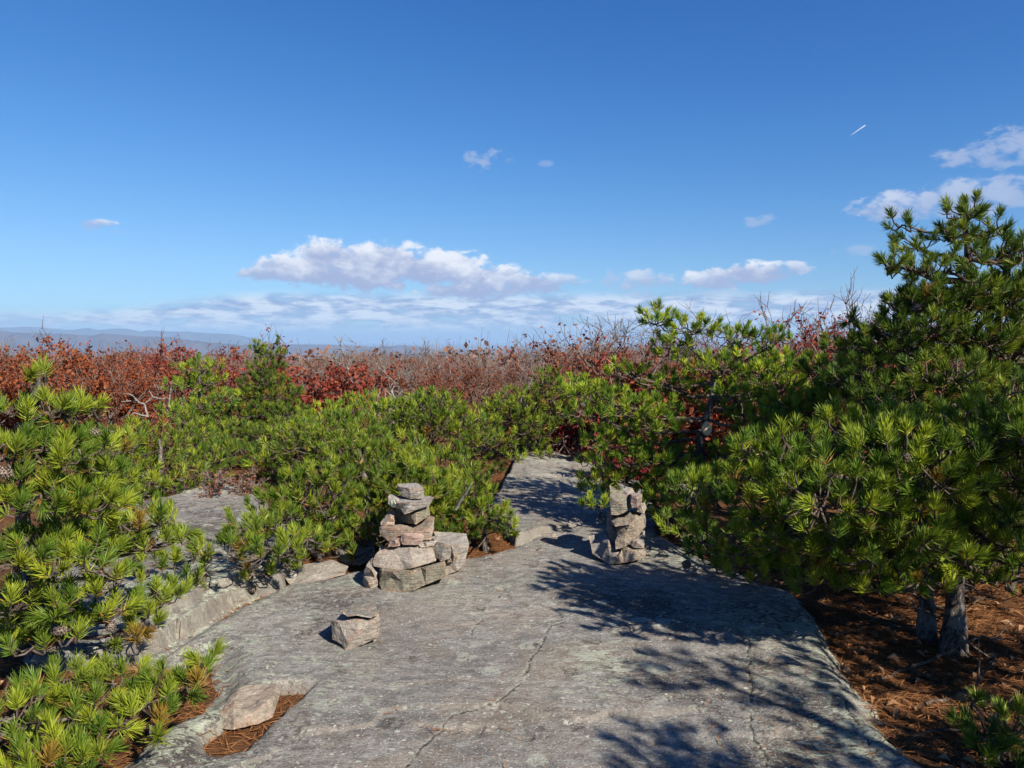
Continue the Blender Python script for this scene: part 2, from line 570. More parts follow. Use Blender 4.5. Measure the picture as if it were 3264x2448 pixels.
M = dict(
    bedrock=mat_bedrock(), soil=mat_soil(),
    grey=mat_stone("grey_stone", (0.17, 0.155, 0.133), (0.295, 0.268, 0.23)),
    tan=mat_stone("tan_stone", (0.205, 0.165, 0.125), (0.33, 0.275, 0.215), stain_amt=0.45),
    olive=mat_stone("olive_stone", (0.125, 0.12, 0.085), (0.22, 0.20, 0.145), stain_amt=0.55),
    pink=mat_stone("pink_stone", (0.38, 0.225, 0.17), (0.50, 0.35, 0.29), (0.5, 0.3, 0.25), 0.3, 0.1),
    purple=mat_stone("purple_stone", (0.17, 0.11, 0.10), (0.26, 0.18, 0.165), lichen=0.05),
    rust=mat_stone("rusty_stone", (0.34, 0.24, 0.17), (0.42, 0.35, 0.28), (0.33, 0.13, 0.05), 0.8, 0.2),
    dark=mat_stone("dark_or_shaded_stone", (0.13, 0.115, 0.10), (0.22, 0.20, 0.175)),  # dark grey stone; also paints shade into stones on the unlit sides
    bark=mat_bark("pine_bark", (0.035, 0.028, 0.024), (0.19, 0.165, 0.145)),
    twig=mat_bark("pine_twig", (0.05, 0.038, 0.03), (0.16, 0.12, 0.095)),
    stem=mat_bark("shrub_stem", (0.10, 0.075, 0.065), (0.23, 0.185, 0.165)),
    pale=mat_bark("weathered_wood", (0.17, 0.155, 0.14), (0.33, 0.31, 0.285)),
    cone=mat_plain("cone_scale", (0.10, 0.075, 0.058), (0.27, 0.22, 0.18), 60),
    cut=mat_plain("cut_wood", (0.62, 0.44, 0.23), (0.74, 0.56, 0.32), 40),
    litter=mat_plain("dry_needle", (0.20, 0.082, 0.028), (0.33, 0.155, 0.062), 3),
    lichen=mat_plain("yellow_lichen", (0.60, 0.62, 0.38), (0.70, 0.70, 0.50), 60, 0.9, 0.002),
    sunny=mat_needle("sunny_needle", (0.070, 0.130, 0.014), (0.255, 0.300, 0.022)),
    fresh=mat_needle("fresh_needle", (0.070, 0.142, 0.014), (0.290, 0.350, 0.022)),
    deep=mat_needle("deep_needle", (0.060, 0.118, 0.017), (0.225, 0.285, 0.025)),
)
LEAF = dict(
    rust=mat_leaf("rust_leaf", (0.125, 0.032, 0.015), (0.20, 0.056, 0.024), (0.26, 0.10, 0.045)),
    orange=mat_leaf("orange_leaf", (0.17, 0.038, 0.014), (0.25, 0.060, 0.019), (0.29, 0.105, 0.038)),
    crimson=mat_leaf("crimson_leaf", (0.14, 0.022, 0.016), (0.24, 0.046, 0.026), (0.30, 0.09, 0.04)),
    brown=mat_leaf("brown_leaf", (0.13, 0.055, 0.032), (0.22, 0.095, 0.05), (0.27, 0.15, 0.085)),
    tan=mat_leaf("tan_leaf", (0.24, 0.12, 0.055), (0.36, 0.20, 0.10), (0.45, 0.28, 0.16)),
    huckle=mat_leaf("huckleberry_leaf", (0.16, 0.012, 0.018), (0.27, 0.022, 0.03), (0.20, 0.05, 0.03)),
)

# ------------------------------------------------------------------ bedrock and ground
def g2(lst, z=0.0, k=1.0):
    return [tuple(ground_pt(a * k, b * k, z)[:2]) for a, b in lst]


MAIN = g2([(3330, 2600), (3090, 2448), (2950, 2370), (2810, 2262), (2720, 2110), (2650, 1975), (2570, 1885), (2430, 1835), (2280, 1770),
           (2120, 1690), (2110, 1600), (2000, 1510), (1935, 1440), (1870, 1418), (1800, 1425), (1650, 1462), (1635, 1500), (1610, 1540),
           (1565, 1600), (1600, 1660), (1655, 1712), (1500, 1762), (1400, 1775), (1300, 1790), (1190, 1795), (1000, 1830), (880, 1850),
           (700, 1945), (560, 2040), (480, 2090), (690, 2085), (705, 2180), (640, 2240), (500, 2300), (390, 2400), (300, 2500), (200, 2620)])
POCKET = g2([(615, 2345), (700, 2300), (770, 2240), (880, 2180), (1005, 2178), (960, 2235), (870, 2300), (790, 2400), (700, 2425), (620, 2412)])
SLAB = [tuple(at(a, b, d)[:2]) for a, b, d in ()] or g2([(300, 1640), (420, 1600), (640, 1550), (790, 1545), (900, 1600), (1010, 1700), (890, 1797), (720, 1850),
                                                        (560, 1955), (400, 2050), (230, 2140), (60, 2100), (0, 1900), (150, 1740)], 0.12)
STEP = g2([(1640, 1702), (1700, 1690), (1790, 1672), (1900, 1640), (2000, 1590), (2100, 1560), (1935, 1425), (1870, 1405), (1650, 1450), (1560, 1600)], 0.05)
c3 = lambda a, b: (1200 + a / 2.212, 1850 + b / 2.212)
c4 = lambda a, b: (2100 + a / 1.9, 1800 + b / 1.9)
CRACKS = [(g2([c3(*p) for p in [(215, 1323), (330, 1180), (430, 1070), (540, 960), (620, 935), (830, 900), (930, 840), (1030, 740), (1080, 630), (1130, 530), (1200, 400), (1230, 340), (1330, 310)]]), 0.006),
          (g2([c3(*p) for p in [(665, 415), (690, 350), (750, 260), (820, 160), (880, 100)]]), 0.007),
          (g2([c4(*p) for p in [(545, 400), (552, 560), (545, 650), (557, 750), (550, 880), (592, 1050), (660, 1150), (672, 1231)]]), 0.008),
          (g2([c4(*p) for p in [(900, 290), (985, 470), (1050, 600), (1090, 720), (1130, 830), (1160, 890), (1200, 980), (1285, 1095)]]), 0.008),
          (g2([(950, 2360), (1010, 2300), (1080, 2240)]), 0.006),
          (g2([(2060, 1745), (2000, 1790), (1985, 1830)]), 0.006)]


PATH = g2([(1480, 2600), (1490, 2300), (1480, 2080), (1570, 1880), (1680, 1740), (1760, 1600), (1800, 1450)])


def soil_z(x, y):
    r = np.hypot(x, y)
    z = -0.05 + 0.05 * fbm(x * 0.7, y * 0.7, 3, 5) + 0.035 * fbm(x * 3, y * 3, 3, 9)
    near = r < 14
    if near.any():
        xs, ys_ = x[near], y[near]
        sl = sd_poly(xs, ys_, SLAB)
        st_ = sd_poly(xs, ys_, STEP)
        mn = 1 - sstep(-0.35, -0.05, sd_poly(xs, ys_, MAIN))
        z[near] = z[near] + 0.12 * sstep(-0.9, 0.0, sl) * mn + 0.05 * sstep(-0.7, -0.1, st_) * mn * (1 - sstep(-0.06, 0.0, st_))
    z = z - 0.045 * np.maximum(r - 11, 0) * (r < 60) - 0.045 * 49 * (r >= 60)
    far = np.maximum(r - 60, 0)
    z = z - np.minimum(far, 2800) * 0.147 * sstep(0, 160, far)
    return z


def rock_z(x, y):
    e = 0.05 * fbm(x * 2.2, y * 2.2, 4, 21) + 0.02 * fbm(x * 9, y * 9, 3, 33)
    big = 0.03 * fbm(x * 0.5, y * 0.5, 2, 3) + 0.016 * fbm(x * 2.0, y * 2.0, 4, 7) + 0.007 * fbm(x * 11, y * 11, 4, 13)
    ex = fbm(x * 0.75 + 0.3 * y, y * 1.1, 4, 19) + 0.05 * fbm(x * 7, y * 7, 3, 29)
    far_c = 1 - np.exp(-((x + 0.75) ** 2 + (y - 4.7) ** 2) / 0.5) - np.exp(-((x - 0.75) ** 2 + (y - 5.25) ** 2) / 0.4) - np.exp(-((x + 0.80) ** 2 + (y - 3.8) ** 2) / 0.25)
    big = big * (1 - 0.8 * np.exp(-((x + 0.80) ** 2 + (y - 3.8) ** 2) / 0.2))
    big = big + (0.016 * sstep(0.035, 0.047, ex) + 0.013 * sstep(-0.095, -0.083, ex) - 0.012) * np.clip(far_c, 0, 1)
    s = sd_poly(x, y, MAIN) + e
    z = np.where(s > 0, 0.0, 0.0) + big
    z = z - 0.07 * (1 - sstep(0, 0.16, s)) - np.clip(-s, 0, 1.2) * 0.5
    z = z - 0.12 * sstep(-0.02, 0.10, sd_poly(x, y, POCKET) + 0.6 * e)
    s2 = sd_poly(x, y, SLAB) + 1.4 * e
    qx, qy = x * 0.83 - y * 0.55, x * 0.55 + y * 0.83
    blk = vnoise(np.floor(qx * 4.1 + 0.6 * vnoise(x * 3, y * 3, 2)) + 0.5, np.floor(qy * 2.2) + 0.5, 12) - 0.5
    s2b = s2 + 0.16 * blk + 0.05 * fbm(x * 6, y * 6, 3, 61)
    z2 = 0.105 + big * 1.3 + 0.05 * sstep(5.0, 8.0, y) + 0.02 * blk * (1 - sstep(0.1, 0.5, s2)) - 0.10 * (1 - sstep(-0.02, 0.02, s2b)) - 0.06 * (1 - sstep(0.07, 0.12, s2b + 0.10 * fbm(x * 3, y * 3, 3, 71))) - np.clip(-s2 - 0.03, 0, 1.2) * 0.6
    s3 = sd_poly(x, y, STEP) + e
    hs = 0.055 * np.clip((0.75 - x) / 0.5, 0.0, 1) - 0.004
    z3 = big + hs - 0.18 * (1 - sstep(-0.02, 0.03, s3)) - np.clip(-s3 - 0.03, 0, 1.2) * 0.6
    return np.maximum(np.maximum(z, z2), z3)


def gz(x, y):
    X, Y = np.array([float(x)]), np.array([float(y)])
    return float(max(soil_z(X, Y)[0], rock_z(X, Y)[0]))


def sheet(name, ys, us, fz, extra=None, mat=None):
    Yg, Ug = np.meshgrid(ys, us, indexing='ij')
    X = Ug * (Yg + 1.0)
    Z, at_ = fz(X, Yg)
    V = np.stack([X, Yg, Z], -1).reshape(-1, 3)
    nr, nc = Yg.shape
    i = np.arange(nr * nc).reshape(nr, nc)
    F = np.stack([i[:-1, :-1], i[:-1, 1:], i[1:, 1:], i[1:, :-1]], -1).reshape(-1, 4)
    return link(name, mesh_np(name, V, F, {k: v.ravel() for k, v in at_.items()}, True, mat))


def f_rock(x, y):
    z = rock_z(x, y)
    ck, lp = np.zeros(x.shape), np.zeros(x.shape)
    wob = 0.03 * fbm(x * 9, y * 9, 4, 55) + 0.016 * fbm(x * 45, y * 45, 3, 56)
    for pts, wd in CRACKS:
        d = np.abs(d_line(x + wob * 1.6, y + wob, pts))
        wv = wd * 0.42 * (0.2 + 1.7 * np.clip(fbm(x * 8, y * 8, 2, 77) + 0.5, 0.1, 1))
        near = 1 - sstep(wv * 0.5, wv * 1.4 + 0.003, d)
        keep = sstep(-0.16, -0.02, fbm(x * 4.5, y * 4.5, 3, 91))
        near = near * keep
        ck = np.maximum(ck, near)
        lp = np.maximum(lp, (1 - sstep(wv, wv + 0.03, d)) * 0.45)
        z = z - near * wd * 0.7
    cl_ = d_line(x + 0.25 * fbm(x * 2, y * 2, 3, 41), y, PATH)
    worn = (1 - sstep(0.25, 0.95, cl_))
    return z, {"worn": worn, "crack": ck, "crack_lip": lp * (1 - ck)}


ys = 1.3 * (17.0 / 1.3) ** np.linspace(0, 1, 760)
us = np.linspace(-0.78, 0.62, 760)
bedrock = sheet("bedrock", ys, us, f_rock, mat=M['bedrock'])
prop(bedrock, "grey lichened bedrock pavement with cracks and dark stains", None, None, "structure")

# soil: one radial sheet out to the horizon
rr = np.concatenate([np.linspace(0.3, 16, 240), 16 * (70000 / 16.0) ** np.linspace(0, 1, 150)[1:]])
th = np.linspace(0, 2 * math.pi, 361)[:-1]
Rg, Tg = np.meshgrid(rr, th, indexing='ij')
X, Y = Rg * np.sin(Tg), Rg * np.cos(Tg)
Z = soil_z(X, Y)
i = np.arange(Rg.size).reshape(Rg.shape)
j = np.roll(i, -1, axis=1)
F = np.stack([i[:-1], i[1:], j[1:], j[:-1]], -1).reshape(-1, 4)
V = np.stack([X, Y, Z], -1).reshape(-1, 3)
V = np.vstack([V, [[0, 0, -0.05]]])
F3 = np.stack([np.full(360, len(V) - 1), i[0], j[0]], -1)
ground = link("ground", mesh_np("ground", V, [F, F3], None, True, M['soil']))
prop(ground, "orange brown soil of pine needles falling away to a wooded valley", None, None, "structure")


# distant ridges (real distance, height and depth)
def ridge(name, dist, depth, prof, mat, label, foot=-420.0, seed=0):
    pxs = np.array([p[0] for p in prof], float)
    pys = np.array([p[1] for p in prof], float)
    n = 260
    gx = np.linspace(pxs[0], pxs[-1], n)
    gy = np.interp(gx, pxs, pys) + 2.0 * fbm(gx * 0.05, gx * 0 + seed, 4, seed)
    V = []
    steps = [(-1.0, 0.0), (-0.7, 0.16), (-0.42, 0.5), (-0.2, 0.8), (0.0, 1.0), (0.3, 0.75), (1.0, 0.0)]
    for a, b in zip(gx, gy):
        top = at(a, b, dist)
        for q, (s, hgt_) in enumerate(steps):
            f = 1 + s * depth / dist
            wob = 1 + (0.35 * (mnoise.noise((a * 0.03, q * 1.7, seed)) if 0 < q < 4 else 0))
            V.append((top.x * f, dist * f, foot + (top.z - foot) * min(1.0, hgt_ * wob)))
    m_ = len(steps)
    i = np.arange(n * m_).reshape(n, m_)
    F = np.stack([i[:-1, :-1], i[1:, :-1], i[1:, 1:], i[:-1, 1:]], -1).reshape(-1, 4)
    o = link(name, mesh_np(name, np.array(V), F, None, True, mat))
    prop(o, label, None, None, "structure")


z7 = lambda pts: [(a / 2.212, 600 + b / 2.212) for a, b in pts]
ridge("mountains", 26000, 3500, z7([(-2600, 985), (-900, 990), (0, 985), (200, 975), (500, 1000), (620, 985), (700, 1000), (800, 990), (900, 990), (1000, 1012), (1050, 998), (1150, 1010),
                                    (1300, 1010), (1450, 1020), (1650, 1030), (1800, 1060), (1950, 1100)]), mat_hill("mountain_wood", (0.05, 0.05, 0.06), (0.09, 0.08, 0.085)),
      "faint blue mountains on the horizon", seed=3)
ridge("hills", 15000, 2600, z7([(-2600, 1010), (-800, 1000), (0, 1005), (150, 1020), (300, 1022), (500, 1030), (640, 1040), (720, 1025), (800, 1028), (1000, 1045), (1200, 1050), (1300, 1065), (1500, 1090),
                                (1700, 1103), (1900, 1108)]), mat_hill("hill_wood", (0.05, 0.036, 0.045), (0.095, 0.07, 0.075)), "long purple hills across the valley", seed=8)
ridge("hills", 19000, 2500, [(500, 1110), (760, 1100), (894, 1098), (1052, 1098), (1100, 1100), (1200, 1106), (1288, 1100), (1360, 1108), (1395, 1116), (1700, 1112), (2200, 1105), (3000, 1100), (3900, 1104)],
      mat_hill("low_hill_wood", (0.05, 0.036, 0.045), (0.095, 0.07, 0.075)), "low wooded hills beyond the middle of the valley", seed=14)


# ------------------------------------------------------------------ stones
def stone(label, group, mat, pts, inner, d, depth, cat="stone", back=0.82, rough=0.0035, name="stone", tilt=0.0, lift=0.0, cuts=3):
    """A closed rock: front relief through (px, py, dy) points, sides and a back of its own, roughened all over."""
    def P(p):
        return at(p[0], p[1], d + (p[2] if len(p) > 2 else 0.0))
    allp = list(pts) + list(inner)
    n = len(pts)
    v2 = [Vector((p[0], -p[1])) for p in allp]
    ed = [(k, (k + 1) % n) for k in range(n)]
    res = delaunay_2d_cdt(v2, ed, [], 1, 1e-4)
    vo, fo, orig = res[0], res[2], res[3]
    bm = bmesh.new()
    fv = []
    for k, q in enumerate(vo):
        src = orig[k][0] if orig[k] else 0
        fv.append(bm.verts.new(P(allp[src])))
    omap = {orig[k][0]: k for k in range(len(vo)) if orig[k]}
    cx, cy = sum(p[0] for p in pts) / n, sum(p[1] for p in pts) / n
    bv = []
    for k in range(n):
        p = pts[k]
        q = (cx + (p[0] - cx) * back, cy + (p[1] - cy) * back)
        bv.append(bm.verts.new(at(q[0], q[1], d + max(depth, (p[2] if len(p) > 2 else 0) + 0.03))))
    for f in fo:
        try: bm.faces.new([fv[k] for k in f])
        except ValueError: pass
    for k in range(n):
        l = (k + 1) % n
        try: bm.faces.new([fv[omap[k]], fv[omap[l]], bv[l], bv[k]])
        except ValueError: pass
    c = bm.verts.new(sum((b.co for b in bv), Vector()) / n + Vector((0, 0.02, 0)))
    for k in range(n):
        bm.faces.new([bv[k], bv[(k + 1) % n], c])
    bmesh.ops.recalc_face_normals(bm, faces=bm.faces)
    bmesh.ops.triangulate(bm, faces=bm.faces)
    for _ in range(2):
        longe = [e for e in bm.edges if e.calc_length() > 0.035]
        if longe: bmesh.ops.subdivide_edges(bm, edges=longe, cuts=1)
        bmesh.ops.triangulate(bm, faces=[f for f in bm.faces if len(f.verts) > 3])
    bmesh.ops.smooth_vert(bm, verts=bm.verts, factor=0.035, use_axis_x=True, use_axis_y=True, use_axis_z=True)
    for _ in range(2):
        longe = [e for e in bm.edges if e.calc_length() > 0.016]
        if longe: bmesh.ops.subdivide_edges(bm, edges=longe, cuts=1)
        bmesh.ops.triangulate(bm, faces=[f for f in bm.faces if len(f.verts) > 3])
    bm.normal_update()
    for v in bm.verts:
        q = v.co
        nn = mnoise.fractal(q * 11, 1.0, 2.0, 3) * rough * 1.2 + mnoise.fractal(q * 46, 0.9, 2.1, 3) * rough * 0.7
        v.co = q + v.normal * nn
    lo = min(v.co.z for v in bm.verts)
    cen = sum((v.co for v in bm.verts), Vector()) / len(bm.verts)
    org = Vector((cen.x, cen.y, lo))
    for v in bm.verts:
        v.co -= org
    me = bpy.data.meshes.new(name)
    bm.to_mesh(me)
    bm.free()
    me.materials.append(mat)
    o = link(name, me, None, org + Vector((0, 0, lift)))
    prop(o, label, cat, group)
    return o


def conv(off, k, pts):
    return [(off[0] + p[0] / k, off[1] + p[1] / k) + tuple(p[2:]) for p in pts]


A_ = lambda pts: conv((1140, 1520), 4.1475, pts)
GA = "stones piled in the big cairn"
stone("long olive-grey slab with rusty edges at the very bottom of the big cairn", GA, M['olive'],
      A_([(285, 1215, .06), (320, 1203, .05), (460, 1215, .05), (700, 1215, .06), (830, 1195, .06), (1080, 1130, .09), (1152, 1118, .10), (1168, 1170, .10), (1168, 1325, .09), (900, 1425, .02), (740, 1512, -.01), (600, 1532, -.02), (320, 1507, .0), (290, 1400, .05)]),
      A_([(325, 1240, .0), (450, 1250, -.01), (700, 1262, -.015), (900, 1225, .02), (1120, 1160, .07), (600, 1400, -.02), (440, 1330, .015)]), 4.60, .36, back=.9)
stone("long grey-brown slab with a broken ridge, lying on the bottom slab of the big cairn", GA, M['tan'],
      A_([(205, 1090, .05), (250, 1010, .08), (310, 965, .12), (440, 930, .15), (690, 893, .16), (820, 920, .16), (985, 930, .15), (1035, 1080, .08), (1032, 1112, .07), (930, 1150, .04), (760, 1212, .0), (620, 1227, .0), (470, 1230, .0), (210, 1187, .03), (195, 1140, .05)]),
      A_([(690, 925, .10), (700, 1010, .02), (755, 1195, -.025), (560, 1075, .03), (330, 1060, .04), (880, 1010, .06), (650, 1130, .0)]), 4.64, .40, back=.92)
stone("rounded tan stone leaning upright against the end of the bottom slab of the big cairn", GA, M['tan'],
      A_([(205, 1070, .06), (195, 1180, .05), (265, 1270, .03), (270, 1390, .02), (255, 1480, .02), (180, 1502, .0), (100, 1482, .02), (72, 1400, .05), (75, 1300, .06), (110, 1180, .07), (150, 1110, .08)]),
      A_([(185, 1230, -.02), (150, 1400, -.02), (230, 1330, .0)]), 4.64, .20)
stone("salmon pink stone with a pale end, wedged in the middle of the big cairn", GA, M['pink'],
      A_([(578, 760, .03), (600, 725, .05), (680, 708, .07), (760, 716, .07), (800, 728, .07), (880, 780, .04), (862, 845, .03), (820, 892, .02), (700, 905, .0), (590, 900, .01), (566, 850, .02)]),
      A_([(640, 770, -.01), (760, 800, -.012), (830, 790, .0)]), 4.72, .2)
stone("small dull purple block beside the pink stone of the big cairn", GA, M['purple'],
      A_([(425, 830, .03), (520, 800, .04), (562, 803, .04), (557, 912, .01), (480, 924, .0), (402, 922, .01)]), A_([(500, 850, -.005)]), 4.73, .16)
stone("little shade-darkened stone tucked under the broad slab of the big cairn", GA, M['dark'],  # shadow under the broad slab put into its colour
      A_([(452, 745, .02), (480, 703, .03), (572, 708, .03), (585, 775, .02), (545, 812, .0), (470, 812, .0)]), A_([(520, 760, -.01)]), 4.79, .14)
stone("broad flat slab with a rusty top and chipped underside, halfway up the big cairn", GA, M['rust'],
      A_([(283, 690, .06), (300, 650, .10), (490, 598, .24), (760, 622, .27), (940, 513, .30), (1014, 528, .24), (1005, 700, .06), (966, 828, .03), (860, 842, .02), (600, 765, .0), (480, 812, .01), (410, 858, .02), (340, 800, .04), (288, 740, .05)]),
      A_([(320, 668, .04), (500, 690, .0), (700, 700, -.01), (930, 690, .01), (965, 660, .04), (700, 740, .0)]), 4.76, .42, back=.95)
stone("small rust-faced wedge at the edge of the broad slab in the big cairn", GA, M['rust'],
      A_([(410, 448, .06), (490, 438, .08), (500, 480, .06), (492, 590, .02), (482, 642, .0), (360, 648, .0), (303, 642, .02), (300, 600, .03), (350, 540, .05)]), A_([(440, 540, -.01), (370, 600, .0)]), 4.86, .2)
stone("greenish wedge holding up the cap slab of the big cairn", GA, M['olive'],
      A_([(500, 435, .13), (620, 430, .11), (760, 440, .06), (945, 380, .09), (957, 505, .07), (860, 567, .04), (765, 630, .0), (640, 612, .09), (540, 612, .13), (488, 560, .13)]),
      A_([(690, 495, .02), (770, 475, .0), (600, 520, .12)]), 4.84, .32)
stone("wide overhanging cap slab with a yellow lichen spot near the top of the big cairn", GA, M['grey'],
      A_([(398, 265, .08), (430, 226, .16), (560, 256, .22), (700, 270, .24), (880, 248, .22), (1020, 266, .16), (945, 385, .07), (780, 438, .0), (620, 498, -.01), (566, 420, .03), (510, 412, .05), (440, 402, .06), (400, 350, .07)]),
      A_([(540, 342, .0), (700, 336, -.02), (850, 340, -.01), (960, 310, .06), (520, 300, .05), (450, 290, .07)]), 4.80, .34, back=.92)
cap_stone = stone("pale grey blunt stone crowning the big cairn", GA, M['grey'],
      A_([(518, 97, .09), (560, 86, .13), (700, 80, .14), (800, 86, .12), (872, 138, .05), (884, 190, .04), (872, 272, .02), (820, 290, .01), (700, 288, .0), (600, 262, .02), (540, 192, .04), (513, 130, .06)]),
      A_([(545, 128, .02), (680, 152, -.01), (775, 150, -.005), (860, 160, .03), (700, 230, -.01)]), 4.88, .26)
stone("thin sliver of grey stone under the pink stone of the big cairn", GA, M['grey'],
      A_([(795, 892, .02), (860, 853, .04), (960, 845, .05), (1042, 848, .05), (1005, 907, .02), (900, 934, .0), (830, 930, .0)]), A_([(920, 890, -.006)]), 4.76, .16)
stone("squarish tan-grey block on the end of the long slab of the big cairn", GA, M['grey'],
      A_([(968, 800, .10), (1040, 768, .14), (1140, 805, .13), (1232, 860, .09), (1243, 900, .05), (1238, 1040, .02), (1200, 1092, .0), (1095, 1122, .0), (1040, 1062, .02), (975, 920, .05)]),
      A_([(1030, 850, .03), (1150, 880, .0), (1200, 900, .0), (1120, 1040, -.01)]), 4.78, .22)
stone("large grey block at the back of the big cairn, lichen on its front", GA, M['grey'],
      A_([(1000, 722, .25), (1200, 735, .28), (1432, 746, .25), (1470, 880, .06), (1467, 930, .04), (1402, 1195, .02), (1300, 1250, .0), (1165, 1300, .0), (1160, 1150, .02), (1200, 1000, .04), (1060, 850, .1)]),
      A_([(1250, 900, .02), (1420, 915, .0), (1300, 1050, -.01), (1360, 1100, .0)]), 4.93, .42, back=.9)
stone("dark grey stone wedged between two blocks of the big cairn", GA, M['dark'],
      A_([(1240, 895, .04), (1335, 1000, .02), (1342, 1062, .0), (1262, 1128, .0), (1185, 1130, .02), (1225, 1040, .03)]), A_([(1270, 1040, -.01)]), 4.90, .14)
stone("small pointed chip standing behind the long slab of the big cairn", GA, M['tan'],
      A_([(300, 890, .02), (335, 915, .02), (372, 940, .0), (340, 985, .0), (285, 985, .01)]), [], 4.84, .08)
# spot of yellow lichen on the cap slab: a thin growth modelled on the slab, part of it
B_ = lambda pts: conv((1000, 1450), 2.37, pts)
GF = "loose stones lying on the bedrock"
stone("pale tan boulder with a pointed foot, alone on the bare rock before the big cairn", None, M['tan'],
      B_([(133, 1255, .06), (215, 1198, .12), (300, 1190, .14), (480, 1188, .13), (508, 1240, .07), (482, 1382, .03), (350, 1442, .0), (240, 1484, -.03), (208, 1432, .0), (138, 1397, .04)]),
      B_([(180, 1260, .02), (330, 1240, .0), (460, 1250, .02), (330, 1340, -.03), (260, 1420, -.035)]), 3.74, .26)
stone("thin rough brown flake lying on top of the pale tan boulder", None, M['olive'],
      B_([(217, 1198, .0), (250, 1160, .05), (330, 1092, .17), (420, 1086, .18), (472, 1150, .1), (494, 1200, .05), (475, 1215, .02), (430, 1232, -.01), (320, 1212, -.02), (258, 1222, -.02)]),
      B_([(350, 1160, .06)]), 3.74, .2)
C_ = lambda pts: conv((0, 1500), 1.75, pts)
stone("pale slab-shaped stone with a sharp ridge sunk in a hollow of dry needles", None, M['tan'],
      C_([(1180, 1432, .02), (1198, 1360, .08), (1260, 1290, .16), (1340, 1205, .27), (1440, 1190, .30), (1542, 1183, .30), (1565, 1240, .24), (1522, 1372, .1), (1440, 1415, .03), (1300, 1446, -.02)]),
      C_([(1310, 1398, .0), (1420, 1345, .06), (1520, 1262, .16), (1300, 1320, .08)]), 2.98, .36, back=.95)
D_ = lambda pts: conv((1780, 1500), 4.74, pts)
GB = "stones piled in the small cairn"
stone("pale base slab of the small cairn with a curved lit front", GB, M['tan'],
      D_([(758, 1322, .02), (890, 1285, .04), (960, 1195, .08), (1050, 1120, .12), (1110, 1120, .12), (1250, 1150, .10), (1325, 1130, .1), (1330, 1250, .06), (1300, 1305, .04), (1130, 1374, .0), (990, 1394, -.01), (763, 1420, .0)]),
      D_([(1050, 1200, .03), (1200, 1230, .02), (900, 1330, -.01)]), 5.16, .34)
stone("dark shaded base block of the small cairn, facing away from the sun", GB, M['dark'],  # shade of its sunless faces painted in by the darker material
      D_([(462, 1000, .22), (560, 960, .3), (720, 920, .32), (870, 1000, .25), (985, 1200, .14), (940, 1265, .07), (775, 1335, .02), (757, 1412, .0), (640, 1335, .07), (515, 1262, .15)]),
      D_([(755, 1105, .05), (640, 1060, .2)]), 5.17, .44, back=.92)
stone("big squared block with a pinkish front in the middle of the small cairn", GB, M['tan'],
      D_([(785, 690, .2), (930, 655, .24), (1060, 615, .26), (1195, 600, .26), (1262, 700, .2), (1312, 840, .14), (1255, 922, .1), (1205, 1012, .06), (1108, 1055, .03), (1000, 1165, .0), (868, 1186, .0), (862, 1050, .02), (892, 960, .05), (870, 880, .08), (800, 760, .16)]),
      D_([(860, 845, .01), (1080, 815, .0), (1155, 720, .08), (1165, 900, .04), (1000, 950, .0)]), 5.18, .4, back=.95)
stone("tall shade-darkened stone at the shaded side of the small cairn", GB, M['dark'],  # stands in shadow; the darker colour carries that shade
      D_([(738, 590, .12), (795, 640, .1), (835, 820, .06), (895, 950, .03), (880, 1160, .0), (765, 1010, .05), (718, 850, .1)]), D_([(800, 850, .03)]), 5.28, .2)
stone("small broken stone at the sunny side of the small cairn", GB, M['grey'],
      D_([(1100, 1050, .05), (1200, 1005, .08), (1302, 925, .12), (1300, 1100, .06), (1284, 1172, .02), (1150, 1170, .0), (1103, 1135, .02)]), D_([(1200, 1090, -.01)]), 5.19, .22)
stone("upright triangular slab with a sharp tip on the small cairn", GB, M['olive'],
      D_([(773, 215, .02), (862, 268, .03), (937, 322, .04), (1062, 398, .06), (1085, 560, .05), (1062, 602, .03), (940, 655, .01), (885, 672, .0), (798, 664, .0), (783, 560, .01), (778, 400, .015)]),
      D_([(860, 450, -.005), (980, 520, .0)]), 5.27, .14, back=.97)
stone("rounded pale stone behind the triangular slab on the small cairn", GB, M['grey'],
      D_([(932, 320, .05), (960, 262, .09), (1040, 250, .1), (1112, 262, .09), (1155, 335, .05), (1135, 480, .03), (1065, 560, .0), (990, 480, .0)]), D_([(1040, 340, .0)]), 5.34, .2)
stone("small squared stone with a dark stain on its face, top of the small cairn", GB, M['purple'],
      D_([(1083, 350, .05), (1100, 336, .09), (1180, 336, .1), (1258, 345, .08), (1262, 380, .05), (1255, 475, .03), (1192, 566, .0), (1108, 566, .0), (1088, 480, .01)]), D_([(1110, 375, .01), (1190, 400, -.01), (1180, 520, -.01)]), 5.26, .16)
stone("knobbly little stone on the back shoulder of the small cairn", GB, M['grey'],
      D_([(1225, 500, .05), (1300, 486, .06), (1334, 560, .03), (1290, 640, .0), (1185, 620, .0)]), D_([(1260, 560, -.01)]), 5.32, .14)
stone("thin weathered slab standing at the sunlit flank of the small cairn", GB, M['grey'],
      D_([(1265, 600, .03), (1300, 610, .03), (1325, 760, .02), (1305, 930, .0), (1240, 930, .0), (1225, 760, .01)]), [], 5.36, .12)
